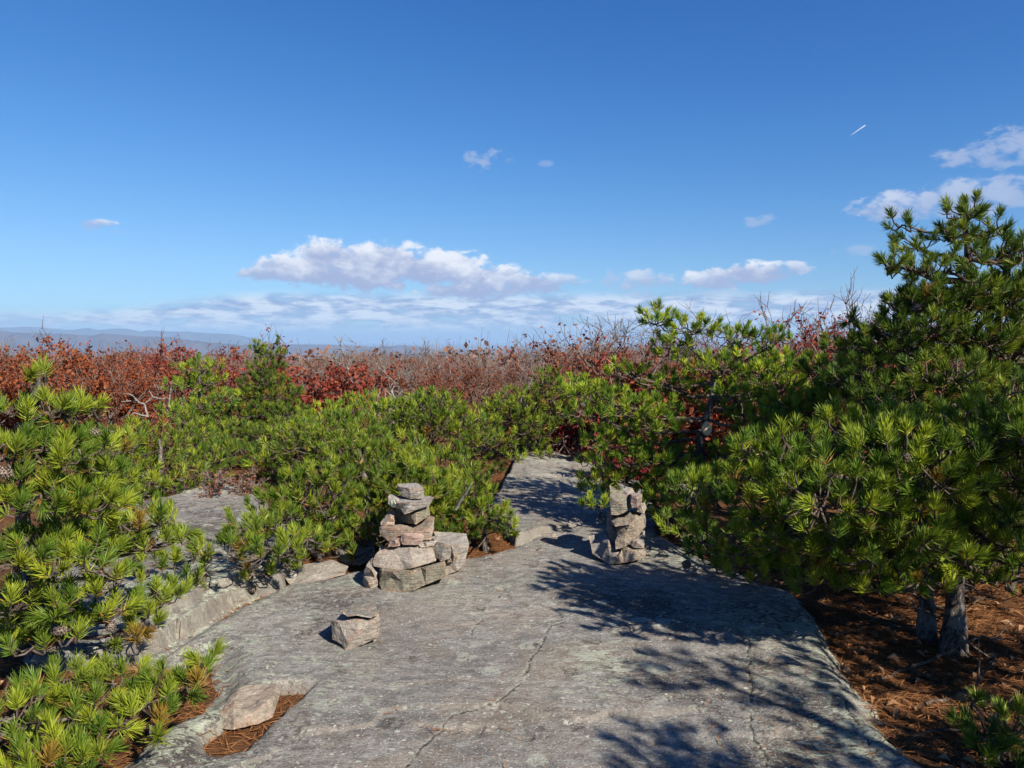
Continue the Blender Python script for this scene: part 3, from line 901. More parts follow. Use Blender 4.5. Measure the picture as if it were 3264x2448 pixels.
# ledge stones behind the big cairn
stone("low weathered stone in the pine shadow behind the big cairn", None, M['grey'],
      [(1060, 1755, .1), (1110, 1736, .2), (1190, 1725, .22), (1200, 1775, .1), (1150, 1802, .0), (1066, 1800, .02)], [(1120, 1765, .02)], 5.25, .35)
stone("flat grey slab on the rim of the bedrock between the ledge and the big cairn", None, M['grey'],
      [(905, 1838, .1), (960, 1800, .3), (1060, 1785, .4), (1110, 1805, .3), (1100, 1830, .15), (1000, 1860, .0), (930, 1872, .0)], [(1000, 1830, .1)], 4.78, .5, back=.97)
stone("small triangular stone on the step of the path beside the pine", None, M['grey'],
      [(1745, 1718, .0), (1770, 1695, .02), (1778, 1712, .01), (1764, 1722, .0)], [], 5.95, .05)

# ------------------------------------------------------------------ tubes, needles, cones
def tube(V, F, pts, rads, sides):
    """Append a tapered tube along pts to the vertex / quad lists."""
    pts = [Vector(p) for p in pts]
    base = len(V)
    n = len(pts)
    prev = None
    for k, p in enumerate(pts):
        tdir = (pts[min(k + 1, n - 1)] - pts[max(k - 1, 0)])
        if tdir.length < 1e-6: tdir = Vector((0, 0, 1))
        tdir.normalize()
        a = prev - tdir * prev.dot(tdir) if prev is not None else tdir.orthogonal()
        if a.length < 1e-5: a = tdir.orthogonal()
        a.normalize()
        prev = a
        b = tdir.cross(a)
        r = rads[k]
        for s in range(sides):
            an = 2 * math.pi * s / sides
            V.append(tuple(p + (a * math.cos(an) + b * math.sin(an)) * r))
    for k in range(n - 1):
        for s in range(sides):
            F.append((base + k * sides + s, base + k * sides + (s + 1) % sides, base + (k + 1) * sides + (s + 1) % sides, base + (k + 1) * sides + s))


def curve_pts(rng, a, b, sag, wob, n):
    """A gnarled path from a to b; sag < 0 hangs in the middle and turns up at the end."""
    a, b = Vector(a), Vector(b)
    L = (b - a).length
    ph = [rng.uniform(0, 6.28) for _ in range(3)]
    o = []
    for k in range(n + 1):
        t = k / n
        p = a.lerp(b, t)
        p.z += sag * L * math.sin(math.pi * t) * (0.6 + 0.4 * t)
        e = math.sin(math.pi * t)
        p += Vector((math.sin(t * 5.1 + ph[0]), math.sin(t * 6.3 + ph[1]), math.sin(t * 5.7 + ph[2]) * 0.7)) * wob * L * e
        o.append(p)
    return o


def needles_mesh(rs, tips, axes, lens, per, nlen, nwid, old_frac):
    """Bottle-brush tufts: per needles round the last lens[i] of every shoot."""
    T = len(tips)
    ax = axes / np.linalg.norm(axes, axis=1, keepdims=True)
    ref = np.where(np.abs(ax[:, 2:3]) < 0.9, np.array([[0, 0, 1.0]]), np.array([[1.0, 0, 0]]))
    e1 = np.cross(ax, ref); e1 /= np.linalg.norm(e1, axis=1, keepdims=True)
    e2 = np.cross(ax, e1)
    N = T * per
    idx = np.repeat(np.arange(T), per)
    s = rs.random(N) ** 0.75
    ph = rs.random(N) * 2 * np.pi
    th = np.radians(64 - 44 * s + rs.normal(0, 9, N))
    A, E1, E2 = ax[idx], e1[idx], e2[idx]
    rad = E1 * np.cos(ph)[:, None] + E2 * np.sin(ph)[:, None]
    d = A * np.cos(th)[:, None] + rad * np.sin(th)[:, None]
    base = tips[idx] + A * ((s - 1.0) * lens[idx])[:, None]
    L = nlen * (0.72 + 0.5 * rs.random(N)) * (0.85 + 0.3 * rs.random(T))[idx]
    side = np.cross(d, rs.normal(0, 1, (N, 3)))
    side /= np.linalg.norm(side, axis=1, keepdims=True) + 1e-9
    W = nwid * (0.75 + 0.5 * rs.random(N))
    mid = base + d * (L * 0.55)[:, None]
    bend = A * (L * 0.10)[:, None] + rs.normal(0, 0.05, (N, 3)) * L[:, None]
    tip = base + d * L[:, None] + bend
    V = np.empty((N, 5, 3))
    V[:, 0] = base - side * (W * 0.4)[:, None]
    V[:, 1] = base + side * (W * 0.4)[:, None]
    V[:, 2] = mid + side * (W * 0.5)[:, None]
    V[:, 3] = mid - side * (W * 0.5)[:, None]
    V[:, 4] = tip
    o = np.arange(N) * 5
    Q = np.stack([o, o + 1, o + 2, o + 3], -1)
    TR = np.stack([o + 3, o + 2, o + 4], -1)
    tint = np.clip(rs.random(T) ** 1.7 * 0.97 + 0.02, 0, 1)[idx] + rs.normal(0, 0.13, N)
    oldt = (rs.random(T) < old_frac * 0.35)[idx] * 0.6
    oldn = ((s < 0.30) & (rs.random(N) < 0.07 + 0.4 * (rs.random(T) < 0.14)[idx])) * 0.8
    old = np.clip(oldt + oldn, 0, 0.9)
    return V.reshape(-1, 3), [Q, TR], {"tint": np.repeat(np.clip(tint, 0, 1), 5), "old": np.repeat(old, 5)}


def cone_mesh():
    bm = bmesh.new()
    bmesh.ops.create_uvsphere(bm, u_segments=10, v_segments=8, radius=0.017)
    for v in bm.verts:
        v.co.z = v.co.z * 1.5 - v.co.z ** 2 * 6
    g = math.pi * (3 - math.sqrt(5))
    for k in range(64):
        t = (k + 0.5) / 64
        zz = -1 + 2 * t
        r = math.sqrt(max(0, 1 - zz * zz))
        a = g * k
        n = Vector((r * math.cos(a), r * math.sin(a), zz * 0.75)).normalized()
        p = Vector((n.x * 0.017, n.y * 0.017, zz * 0.026 - zz * zz * 0.003))
        up = Vector((0, 0, 1))
        sx = n.cross(up).normalized() if n.cross(up).length > 1e-3 else Vector((1, 0, 0))
        sy = sx.cross(n)
        q = p + n * 0.010 + sy * 0.003
        pts = [p - sx * 0.0045, p + sx * 0.0045, q + sx * 0.0065 + sy * 0.001, q + sy * 0.0055, q - sx * 0.0065 + sy * 0.001, q - sy * 0.003]
        vs = [bm.verts.new(x) for x in pts]
        bm.faces.new((vs[0], vs[1], vs[2], vs[5])); bm.faces.new((vs[0], vs[5], vs[4])); bm.faces.new((vs[5], vs[2], vs[3], vs[4]))
    me = bpy.data.meshes.new("pine_cone")
    bm.to_mesh(me); bm.free()
    me.materials.append(M['cone'])
    return me


CONE = cone_mesh()
LOD = {0: dict(per=105, ln=0.056, wd=0.0036, sp=0.090, sh=0.050, sides=6),
       1: dict(per=74, ln=0.058, wd=0.0050, sp=0.104, sh=0.052, sides=5),
       2: dict(per=40, ln=0.068, wd=0.0072, sp=0.120, sh=0.065, sides=4)}


def pine(label, base, trunk, lobes, lod=1, mat='sunny', seed=1, r0=0.05, cones=0, old=0.05, group="pitch pines on the ridge", up=0.75, dens=1.0, extra=None):
    """base (x, y) on the ground; trunk: world points above it; lobes: (centre, rx, ry, rz[, density])."""
    rng, rs = random.Random(seed), np.random.default_rng(seed)
    L = LOD[lod]
    bx, by = base
    O = Vector((bx, by, gz(bx, by)))
    root = empty("pine_tree", O)
    prop(root, label, "pine", group)
    tp = [O - Vector((0, 0, 0.08))] + [Vector(p) for p in trunk]
    dense = []
    for a, b in zip(tp, tp[1:]):
        k = max(2, int((b - a).length / 0.09))
        for q in range(k):
            p = a.lerp(b, q / k)
            dense.append(p + Vector((mnoise.noise(p * 5 + Vector((seed, 0, 0))), mnoise.noise(p * 5 + Vector((0, seed, 9))), 0)) * 0.022)
    dense.append(tp[-1])
    n = len(dense)
    rr_ = [r0 * (1.0 + 0.55 * max(0, 1 - k / 3.0) ** 1.5) * (1 - 0.78 * k / (n - 1)) * (1 + 0.10 * mnoise.noise(dense[k] * 14)) for k in range(n)]
    V, F = [], []
    tube(V, F, dense, rr_, (16, 10, 8)[lod])
    V = [tuple(Vector(v) + Vector((1, 1, 0)) * (0.20 * r0 * mnoise.noise(Vector((v[0] * 45, v[1] * 45, v[2] * 16))) + 0.08 * r0 * mnoise.noise(Vector(v) * 90))) for v in V]
    nbark = len(F)
    BV, BF = V, F
    tips, axes = [], []
    for lb in lobes:
        c, rx, ry, rz = Vector(lb[0]), lb[1], lb[2], lb[3]
        dn = (lb[4] if len(lb) > 4 else 1.0) * dens
        p_ = 1.6
        area = 4 * math.pi * (((rx * ry) ** p_ + (rx * rz) ** p_ + (ry * rz) ** p_) / 3) ** (1 / p_)
        want = max(4, int(0.86 * area / L['sp'] ** 2 * dn))
        # limb from the trunk towards the lobe
        best = min(range(n), key=lambda k: (dense[k] - c).length + 0.9 * max(0, dense[k].z - c.z + 0.05) + 0.10 * abs(k - n * 0.6) / n)
        a = dense[best]
        limb = curve_pts(rng, a, c - Vector((0, 0, rz * 0.35)), -0.10, 0.05, 8)
        lr = min(rr_[best] * 0.75, 0.012 + 0.022 * max(rx, ry, rz))
        tube(BV, BF, limb, [lr * (1 - 0.6 * k / 8) for k in range(9)], L['sides'])
        # sub-branches
        nsub = max(3, want // 7)
        subs = []
        for q in range(nsub):
            u = Vector((rng.gauss(0, 1), rng.gauss(0, 1), rng.gauss(0, 1) * 0.8)).normalized() * rng.uniform(0.35, 0.72)
            sp = c + Vector((u.x * rx, u.y * ry, u.z * rz - rz * 0.12))
            st = limb[rng.randint(4, 8)]
            cp = curve_pts(rng, st, sp, -0.08, 0.07, 5)
            tube(BV, BF, cp, [lr * 0.42 * (1 - 0.5 * k / 5) for k in range(6)], max(3, L['sides'] - 2))
            subs.append(cp[-1]); subs.append(cp[3])
        SA = np.array([tuple(p) for p in subs])
        got = []
        for tr in range(want * 4):
            if len(got) >= want: break
            u = Vector((rng.gauss(0, 1), rng.gauss(0, 1), rng.gauss(0, 1))).normalized()
            if u.z < (-0.25 if lod == 0 else -0.05) and rng.random() < (0.75 if lod == 0 else 0.88): continue
            r = rng.random() ** 0.30 * (1.0 + 0.16 * mnoise.noise(Vector((u.x * 2.3, u.y * 2.3, u.z * 2.3 + seed))))
            p = c + Vector((u.x * rx, u.y * ry, u.z * rz)) * r
            if got and min((p - g).length_squared for g in got[-60:]) < (L['sp'] * 0.95) ** 2: continue
            got.append(p)
            out = Vector((u.x / max(rx, .05), u.y / max(ry, .05), u.z / max(rz, .05))).normalized()
            axd = (out * rng.uniform(0.3, 0.85) + Vector((0, 0, up * rng.uniform(0.7, 1.25))) + Vector((rng.gauss(0, .22), rng.gauss(0, .22), rng.gauss(0, .1)))).normalized()
            tips.append(tuple(p)); axes.append(tuple(axd))
            dd = ((SA - np.array(tuple(p - axd * 0.12))) ** 2).sum(1)
            s0 = Vector(SA[int(dd.argmin())])
            q1 = p - axd * L['sh'] * 1.3
            mid_ = s0.lerp(q1, 0.55) + Vector((rng.gauss(0, .012), rng.gauss(0, .012), -0.015))
            tube(BV, BF, [s0, mid_, q1, p], [0.0062, 0.0052, 0.0046, 0.0034], 3 if lod else 4)
    # a few bare dead twigs low on the stem
    for q in range((14, 7, 2)[lod]):
        k = rng.randint(1, max(1, n // 2))
        a = dense[k]
        an = rng.uniform(0, 6.28)
        ln_ = rng.uniform(0.12, 0.55)
        e = a + Vector((math.cos(an) * ln_, math.sin(an) * ln_, rng.uniform(-0.05, 0.2)))
        tube(BV, BF, curve_pts(rng, a, e, -0.1, 0.1, 4), [0.007, 0.006, 0.005, 0.004, 0.002], 4)
    BV = np.array(BV) - np.array(tuple(O))
    tm = mesh_np("trunk", BV, np.array(BF), None, True, M['bark'])
    tm.materials.append(M['twig'])
    mi = np.ones(len(BF), dtype=np.int32); mi[:nbark] = 0
    tm.polygons.foreach_set("material_index", mi)
    link("trunk", tm, root)
    tips, axes = np.array(tips), np.array(axes)
    lens = L['sh'] * (0.75 + 0.6 * rs.random(len(tips)))
    nv, nf, na = needles_mesh(rs, tips, axes, lens, L['per'], L['ln'], L['wd'], old)
    link("needles", mesh_np("needles", nv - np.array(tuple(O)), nf, na, False, M[mat]), root)
    for q in range(cones):
        k = rng.randrange(len(tips))
        p = Vector(tips[k]) - Vector(axes[k]) * rng.uniform(0.10, 0.14)
        side = Vector(axes[k]).cross(Vector((0.3, -1, 0.2))).normalized() * rng.choice((-1, 1))
        side = (side + Vector((0, -0.8, 0))).normalized()
        cn = link("pine_cone", CONE, root)
        cn.location = p + side * 0.03 - O
        cn.rotation_euler = (side + Vector((0, 0, 0.3))).to_track_quat('Z', 'Y').to_euler()
        s_ = rng.uniform(0.7, 0.98)
        cn.scale = (s_, s_, s_)
    return root


def lob(px, py, d, wpx, hpx, dep, dn=1.0):
    """A foliage lobe read on the 2212 px view: centre, half width and half height there, own depth in metres."""
    k = d * K / FPX
    return (at2(px, py, d), wpx * k, dep, hpx * k, dn)


def tr(*pts):
    return [at2(a, b, d) for a, b, d in pts]


def gb(px, py):
    return tuple(ground_pt(px * K, py * K)[:2])


# --- pines to the right of the path
pine("thick-stemmed pine with dense bright tufts and many cones beside the rock edge", gb(2062, 1392), tr((2062, 1330, 3.9), (2070, 1180, 3.9), (2040, 1050, 3.8), (1980, 960, 3.7)),
     [lob(1810, 1060, 3.3, 165, 95, .34, .85), lob(1640, 1060, 3.75, 110, 80, .34, .6), lob(1960, 1010, 3.35, 150, 110, .36), lob(1700, 960, 3.65, 130, 45, .28, .65),
      lob(1890, 925, 3.7, 130, 60, .36), lob(2100, 930, 3.5, 100, 80, .34), lob(1500, 1060, 4.25, 70, 50, .28, .7), lob(1960, 1130, 3.25, 100, 60, .28),
      lob(1700, 1150, 3.7, 120, 60, .3, .65), lob(1560, 1140, 4.05, 90, 45, .28, .55), lob(2190, 1020, 3.5, 70, 90, .3), lob(2200, 1190, 3.2, 30, 50, .12), lob(1830, 1170, 3.4, 80, 45, .25), lob(1900, 1190, 3.6, 90, 40, .3, .8), lob(2010, 1170, 3.5, 80, 45, .3), lob(2120, 1130, 3.6, 90, 60, .34), lob(2190, 930, 3.3, 60, 60, .3), lob(1620, 1215, 4.1, 100, 26, .26, .6), lob(1760, 1225, 3.75, 90, 34, .26), lob(1860, 1235, 3.6, 80, 34, .26), lob(1960, 1230, 3.55, 80, 34, .26, .8), lob(2090, 1215, 3.75, 80, 34, .26, .7), lob(2195, 1100, 3.7, 60, 60, .3), lob(1740, 870, 5.4, 90, 36, .3), lob(1690, 915, 5.3, 80, 34, .3), lob(1830, 845, 5.2, 80, 40, .3), lob(1780, 790, 5.5, 70, 30, .28)],
     0, 'fresh', 11, 0.062, 18, 0.04, dens=1.0)
pine("slimmer second stem of pine close behind the thick-stemmed one", gb(2008, 1368), tr((2000, 1310, 4.05), (1990, 1220, 4.05), (1960, 1120, 4.1), (1930, 1060, 4.1)),
     [lob(1950, 1060, 4.15, 90, 60, .3), lob(2080, 1090, 4.2, 80, 60, .3), lob(2050, 1000, 4.3, 90, 60, .3)], 0, 'deep', 12, 0.045, 5)
pine("tallest pine, its open crown standing against the sky", gb(2110, 1235), tr((2105, 1000, 4.75), (2098, 800, 4.7), (2092, 650, 4.65), (2090, 560, 4.6), (2086, 450, 4.6)),
     [lob(2085, 455, 4.6, 42, 38, .17, 1.1), lob(2055, 500, 4.6, 40, 32, .17), lob(2130, 490, 4.6, 40, 32, .17), lob(1948, 478, 4.6, 34, 22, .10), lob(1975, 520, 4.6, 40, 26, .15),
      lob(1930, 560, 4.55, 30, 30, .12), lob(1985, 575, 4.6, 50, 30, .18), lob(2165, 545, 4.6, 60, 45, .22), lob(2050, 575, 4.6, 36, 26, .16), lob(2088, 560, 4.5, 34, 40, .14), lob(2110, 620, 4.5, 60, 36, .2), lob(1990, 620, 4.6, 34, 26, .16), lob(2180, 640, 4.6, 50, 40, .24), lob(2215, 540, 4.6, 40, 36, .2), lob(2050, 740, 4.9, 90, 30, .26), lob(1845, 690, 4.85, 34, 20, .14), lob(1830, 740, 4.8, 50, 26, .2), lob(1925, 690, 4.7, 40, 30, .2), lob(2200, 690, 4.6, 50, 50, .25), lob(2015, 640, 4.6, 60, 38, .25),
      lob(2195, 610, 4.7, 45, 50, .22), lob(2000, 700, 4.55, 80, 40, .28), lob(2110, 720, 4.6, 90, 50, .3), lob(2190, 760, 4.6, 60, 60, .3), lob(1920, 740, 4.7, 90, 45, .3),
      lob(2040, 800, 4.45, 120, 50, .34), lob(1850, 800, 4.7, 70, 50, .26), lob(2030, 660, 4.7, 90, 40, .3), lob(2120, 640, 4.75, 80, 50, .28), lob(1960, 650, 4.6, 50, 30, .2), lob(2170, 850, 4.3, 90, 50, .34), lob(1945, 850, 4.5, 110, 45, .26)],
     0, 'deep', 13, 0.06, 9, 0.02)
blaze_pine = pine("gnarled pine with a sawn pale limb stub beside the small cairn", gb(1512, 1150), tr((1520, 1060, 6.3), (1512, 950, 6.3), (1535, 880, 6.3), (1545, 800, 6.35), (1480, 740, 6.3)),
     [lob(1420, 685, 6.3, 42, 32, .2), lob(1495, 705, 6.3, 60, 30, .25), lob(1590, 722, 6.3, 60, 30, .28), lob(1655, 730, 6.2, 45, 30, .25), lob(1450, 745, 6.35, 60, 30, .25),
      lob(1570, 790, 6.2, 110, 36, .36), lob(1660, 820, 6.0, 80, 40, .36), lob(1290, 845, 6.1, 70, 28, .28), lob(1380, 880, 6.0, 85, 36, .34), lob(1270, 885, 6.0, 50, 28, .25),
      lob(1420, 915, 5.9, 60, 34, .3), lob(1640, 900, 5.9, 75, 40, .3), lob(1310, 950, 6.1, 70, 26, .28), lob(1400, 985, 6.0, 80, 34, .32), lob(1320, 1030, 6.1, 60, 28, .26, .8),
      lob(1290, 995, 6.1, 45, 20, .2, .8), lob(1450, 1050, 6.0, 70, 40, .3), lob(1560, 860, 6.5, 80, 50, .3), lob(1645, 970, 6.0, 85, 40, .34), lob(1480, 1025, 6.0, 80, 34, .34), lob(1730, 870, 5.8, 70, 40, .3), lob(1350, 800, 6.4, 60, 26, .26), lob(1440, 830, 6.5, 70, 34, .34), lob(1590, 850, 5.9, 60, 30, .26), lob(1440, 975, 6.4, 70, 34, .34), lob(1590, 985, 6.4, 70, 40, .34), lob(1690, 780, 6.3, 60, 26, .28), lob(1240, 830, 6.3, 40, 22, .2), lob(1560, 1050, 6.3, 90, 40, .34), lob(1360, 930, 6.4, 80, 36, .34)],
     1, 'fresh', 14, 0.06, 14, 0.02)
pine("low shaded pine skirt along the rock behind the small cairn", gb(1420, 1125), tr((1415, 1080, 5.9), (1400, 1040, 5.9)),
     [lob(1300, 1040, 6.3, 60, 22, .3), lob(1400, 1075, 5.9, 70, 30, .3), lob(1480, 1130, 5.3, 70, 30, .28), lob(1560, 1190, 4.7, 90, 34, .3), lob(1650, 1215, 4.35, 80, 30, .26), lob(1740, 1235, 4.1, 60, 26, .22)],
     1, 'deep', 15, 0.03, 4, 0.05)
pine("small bright green seedling pine at the foot of the small cairn", gb(1300, 1108), tr((1296, 1094, 5.95),), [lob(1290, 1084, 5.9, 36, 16, .16, 1.3)], 1, 'fresh', 16, 0.014)
pine("dark young pine at the corner of the needle-covered ground", gb(2150, 1640), tr((2150, 1590, 2.85), (2150, 1540, 2.85)),
     [lob(2120, 1585, 2.8, 60, 45, .18), lob(2190, 1560, 2.85, 60, 50, .2), lob(2095, 1500, 2.95, 16, 14, .05, 1.2), lob(2175, 1640, 2.7, 80, 40, .2)], 0, 'deep', 17, 0.02)
pine("low dark pine filling the shade behind the thick stem", (2.95, 4.75), [(2.95, 4.75, .3), (2.9, 4.7, .6)],
     [lob(1900, 1215, 4.7, 90, 40, .3), lob(2040, 1200, 4.7, 90, 50, .3), lob(2170, 1230, 4.5, 80, 50, .3), lob(2130, 1130, 4.8, 100, 50, .3), lob(1800, 1225, 4.6, 70, 26, .24)], 1, 'deep', 19, 0.04, 4)
pine("pine crowded behind the tallest one at the edge of the view", (3.75, 5.3), [(3.75, 5.3, 0.6), (3.7, 5.25, 1.3), (3.65, 5.2, 1.8)],
     [((3.5, 5.1, 1.0), .5, .4, .35), ((3.2, 5.3, 0.7), .45, .4, .3), ((3.7, 5.1, 1.55), .4, .35, .3), ((2.85, 5.4, 0.85), .4, .4, .3), ((2.6, 5.5, 1.15), .35, .35, .22)], 1, 'fresh', 18, 0.05, 6)
# pines standing past the frame, whose shade falls on the rock; last two added to shade the soil
for q, (bx, by, hh, lbl) in enumerate([(2.95, 2.4, 2.5, "pine past the rock edge that shades the cracked slab"), (2.45, 0.75, 2.0, "pine beyond the picture that shades the nearest rock"), (3.1, 0.9, 2.5, "tall pine beyond the picture behind the nearer one"), (3.6, 2.2, 2.3, "unseen pine beyond the picture, added to shade the needle-covered ground"), (3.55, 2.75, 2.3, "unseen spreading pine added past the needle-covered ground to shade it")]):
    rg = random.Random(40 + q)
    lbs = []
    for k in range(9):
        zz = hh * (0.38 + 0.62 * k / 8)
        rad = 0.62 * (1.05 - 0.75 * k / 8)
        an = rg.uniform(0, 6.28)
        lbs.append(((bx + math.cos(an) * rad * 0.8, by + math.sin(an) * rad * 0.8, zz), .28, .28, .17, 1.1))
    pine(lbl, (bx, by), [(bx, by, hh * .4), (bx + .06, by + .03, hh * .75), (bx, by, hh)], lbs, 2, 'deep', 50 + q, 0.06)

# --- pines in the middle
pine("bushy pine with bright yellow-green tufts right behind the big cairn", gb(800, 1180), tr((800, 1110, 5.9), (790, 1020, 5.95), (770, 960, 6.0)),
     [lob(680, 1085, 5.45, 105, 100, .40), lob(885, 1090, 5.65, 105, 125, .40), lob(778, 1010, 6.1, 105, 85, .40), lob(1000, 1075, 5.95, 75, 62, .32), lob(590, 1105, 5.25, 62, 58, .28), lob(790, 1150, 5.35, 60, 62, .26), lob(930, 1140, 5.5, 45, 40, .22), lob(690, 1150, 5.2, 60, 36, .24)],
     1, 'sunny', 21, 0.055, 6)
pine("low sprawling pine arms reaching over the ledge", gb(700, 1205), tr((670, 1185, 5.1), (600, 1185, 4.9)),
     [lob(480, 1185, 4.2, 80, 26, .2), lob(600, 1175, 4.45, 80, 28, .24), lob(400, 1195, 4.5, 50, 20, .18), lob(540, 1130, 4.5, 50, 22, .18), lob(660, 1160, 4.7, 60, 26, .24), lob(590, 1120, 4.8, 50, 22, .2), lob(425, 1245, 4.4, 40, 18, .14), lob(640, 1215, 4.85, 40, 14, .14), lob(500, 1110, 5.0, 16, 10, .06), lob(340, 1215, 4.3, 60, 22, .2), lob(370, 1270, 4.15, 46, 16, .14, .8), lob(300, 1260, 4.1, 40, 20, .16, .8), lob(560, 1235, 4.6, 40, 12, .12, .7), lob(520, 1160, 4.75, 60, 24, .2)],
     1, 'sunny', 22, 0.028, 3)
pine("small rounded pine on the needle strip between the two cairns", gb(1050, 1172), tr((1050, 1130, 5.7), (1040, 1100, 5.7)),
     [lob(1045, 1110, 5.7, 70, 34, .25), lob(985, 1085, 5.8, 50, 30, .25), lob(1100, 1135, 5.6, 30, 26, .15), lob(1010, 1150, 5.7, 50, 22, .18)], 1, 'fresh', 23, 0.025, 1)
pine("broad low pine on the near side of the mid clearing", gb(900, 1010), tr((900, 960, 8.2), (895, 900, 8.2)),
     [lob(935, 925, 8.5, 92, 92, .55), lob(1025, 945, 8.4, 66, 66, .45), lob(755, 955, 7.9, 95, 72, .50), lob(865, 985, 7.3, 78, 58, .45), lob(645, 960, 8.0, 72, 70, .45), lob(965, 1005, 7.0, 80, 46, .40), lob(840, 915, 8.9, 60, 60, .45)],
     2, 'sunny', 24, 0.06)
pine("dark-stemmed pine where the path bends out of sight", gb(1128, 980), tr((1130, 930, 9.9), (1125, 870, 9.9), (1150, 815, 9.9)),
     [lob(1120, 900, 9.9, 74, 68, .55), lob(1185, 850, 10, 44, 66, .38), lob(1060, 905, 10, 50, 46, .4), lob(1165, 925, 9.7, 60, 34, .42), lob(1220, 890, 9.7, 30, 26, .28), lob(1085, 950, 9.6, 50, 26, .34)],
     2, 'sunny', 25, 0.07)
pine("row of low pine sprigs along the rim of the path", gb(1140, 988), tr((1140, 982, 9.5),), [lob(1110, 985, 9.3, 40, 7, .2), lob(1170, 976, 9.6, 36, 7, .2)], 2, 'sunny', 26, 0.02)
pine("drooping pine bough over the path rim and its orange needles", gb(1050, 1030), tr((1055, 1012, 7.6),), [lob(1060, 1012, 7.5, 40, 16, .25), lob(1000, 1040, 7.0, 50, 20, .25), lob(950, 1050, 6.6, 60, 26, .3)], 2, 'sunny', 27, 0.03)
pine("slender pointed pine rising to the horizon before the red scrub", (-3.75, 11.0), tr((548, 940, 11), (560, 850, 11), (575, 780, 11), (590, 742, 11)),
     [lob(600, 735, 11, 10, 11, .1, 2.6), lob(560, 748, 11, 20, 14, .18, 2.4), lob(585, 762, 11, 32, 16, .24, 2.2), lob(572, 790, 11, 44, 20, .32, 1.9), lob(570, 822, 11, 54, 22, .38, 1.7), lob(605, 850, 11, 52, 24, .4, 1.5), lob(530, 852, 11, 52, 24, .4, 1.5),
      lob(560, 890, 10.8, 76, 26, .45, 1.2), lob(620, 890, 10.6, 50, 24, .36), lob(590, 935, 10.2, 64, 28, .4), lob(500, 930, 10.2, 64, 28, .4), lob(470, 965, 9.4, 60, 26, .36), lob(530, 975, 9.4, 60, 26, .36)],
     1, 'deep', 28, 0.06)
pine("round-headed pine beside the slender pointed pine", gb(432, 985), tr((430, 920, 10.4), (432, 850, 10.4), (432, 800, 10.4)),
     [lob(432, 792, 10.4, 52, 22, .38, 1.2), lob(412, 828, 10.4, 56, 26, .42, 1.2), lob(455, 820, 10.4, 40, 22, .34), lob(465, 860, 10.3, 55, 26, .45), lob(410, 890, 10.1, 70, 30, .5), lob(450, 935, 9.8, 60, 30, .45)], 2, 'fresh', 29, 0.06)
pine("wide pine at the back edge of the upper rock ledge", gb(350, 1060), tr((350, 1010, 7.4), (345, 950, 7.5)),
     [lob(340, 1000, 7.9, 62, 95, .45), lob(285, 1050, 7.2, 66, 70, .4), lob(405, 1040, 7.3, 52, 58, .36), lob(460, 1005, 8.1, 56, 56, .36), lob(410, 950, 8.6, 50, 60, .4), lob(270, 960, 7.6, 50, 60, .4)], 2, 'sunny', 30, 0.05)
pine("pine filling the gap between the ledge and the slender pine", gb(640, 1010), tr((640, 970, 8.6),), [lob(650, 985, 8.5, 66, 56, .4), lob(575, 1000, 8.6, 52, 44, .36), lob(705, 920, 9.1, 70, 56, .45), lob(790, 880, 9.5, 56, 40, .4)], 2, 'fresh', 31, 0.04)
# --- pines on the left
pine("close pine with long yellow-green tufts and cones at the edge of the ledge", gb(30, 1425), tr((38, 1330, 3.55), (50, 1180, 3.4), (60, 1040, 3.25), (75, 900, 3.15), (84, 810, 3.1)),
     [lob(84, 800, 3.1, 22, 24, .07, 1.3), lob(40, 870, 3.05, 40, 34, .16), lob(130, 880, 3.1, 50, 30, .2), lob(190, 880, 3.2, 30, 28, .12), lob(70, 960, 3.0, 80, 45, .28), lob(190, 970, 3.1, 60, 45, .24),
      lob(30, 1060, 2.95, 60, 45, .24), lob(110, 1070, 2.95, 70, 45, .28), lob(200, 1080, 3.1, 60, 45, .25), lob(290, 1120, 3.3, 60, 26, .18), lob(60, 1180, 2.9, 80, 50, .28), lob(170, 1190, 3.0, 70, 45, .26),
      lob(60, 1280, 2.9, 70, 36, .22), lob(150, 1290, 3.0, 45, 36, .2), lob(20, 960, 2.9, 40, 40, .2), lob(240, 1020, 3.3, 40, 30, .18), lob(320, 1160, 3.4, 55, 24, .16), lob(240, 1240, 3.2, 60, 36, .2), lob(250, 1310, 3.2, 50, 26, .18, .8), lob(90, 1370, 3.0, 70, 26, .2, .7), lob(360, 1115, 3.5, 20, 14, .07), lob(170, 1350, 3.1, 50, 22, .18, .7), lob(330, 1290, 3.55, 60, 26, .18), lob(285, 1360, 3.35, 60, 22, .16, .8), lob(400, 1150, 3.6, 30, 18, .1), lob(250, 1160, 3.5, 70, 40, .24), lob(180, 1120, 3.5, 80, 50, .26), lob(60, 1330, 3.2, 90, 50, .26)],
     0, 'sunny', 33, 0.05, 8, 0.08, dens=1.35)
pine("pine half hidden between the close pine and the ledge", gb(225, 1130), tr((225, 1080, 5.4), (230, 1000, 5.4)),
     [lob(260, 960, 5.5, 60, 36, .36), lob(240, 1030, 5.2, 70, 36, .34), lob(160, 1010, 5.2, 60, 40, .34), lob(300, 1050, 5.3, 45, 26, .26), lob(140, 940, 5.6, 50, 30, .3), lob(330, 1090, 5.0, 40, 20, .2)], 1, 'sunny', 34, 0.045, 2)
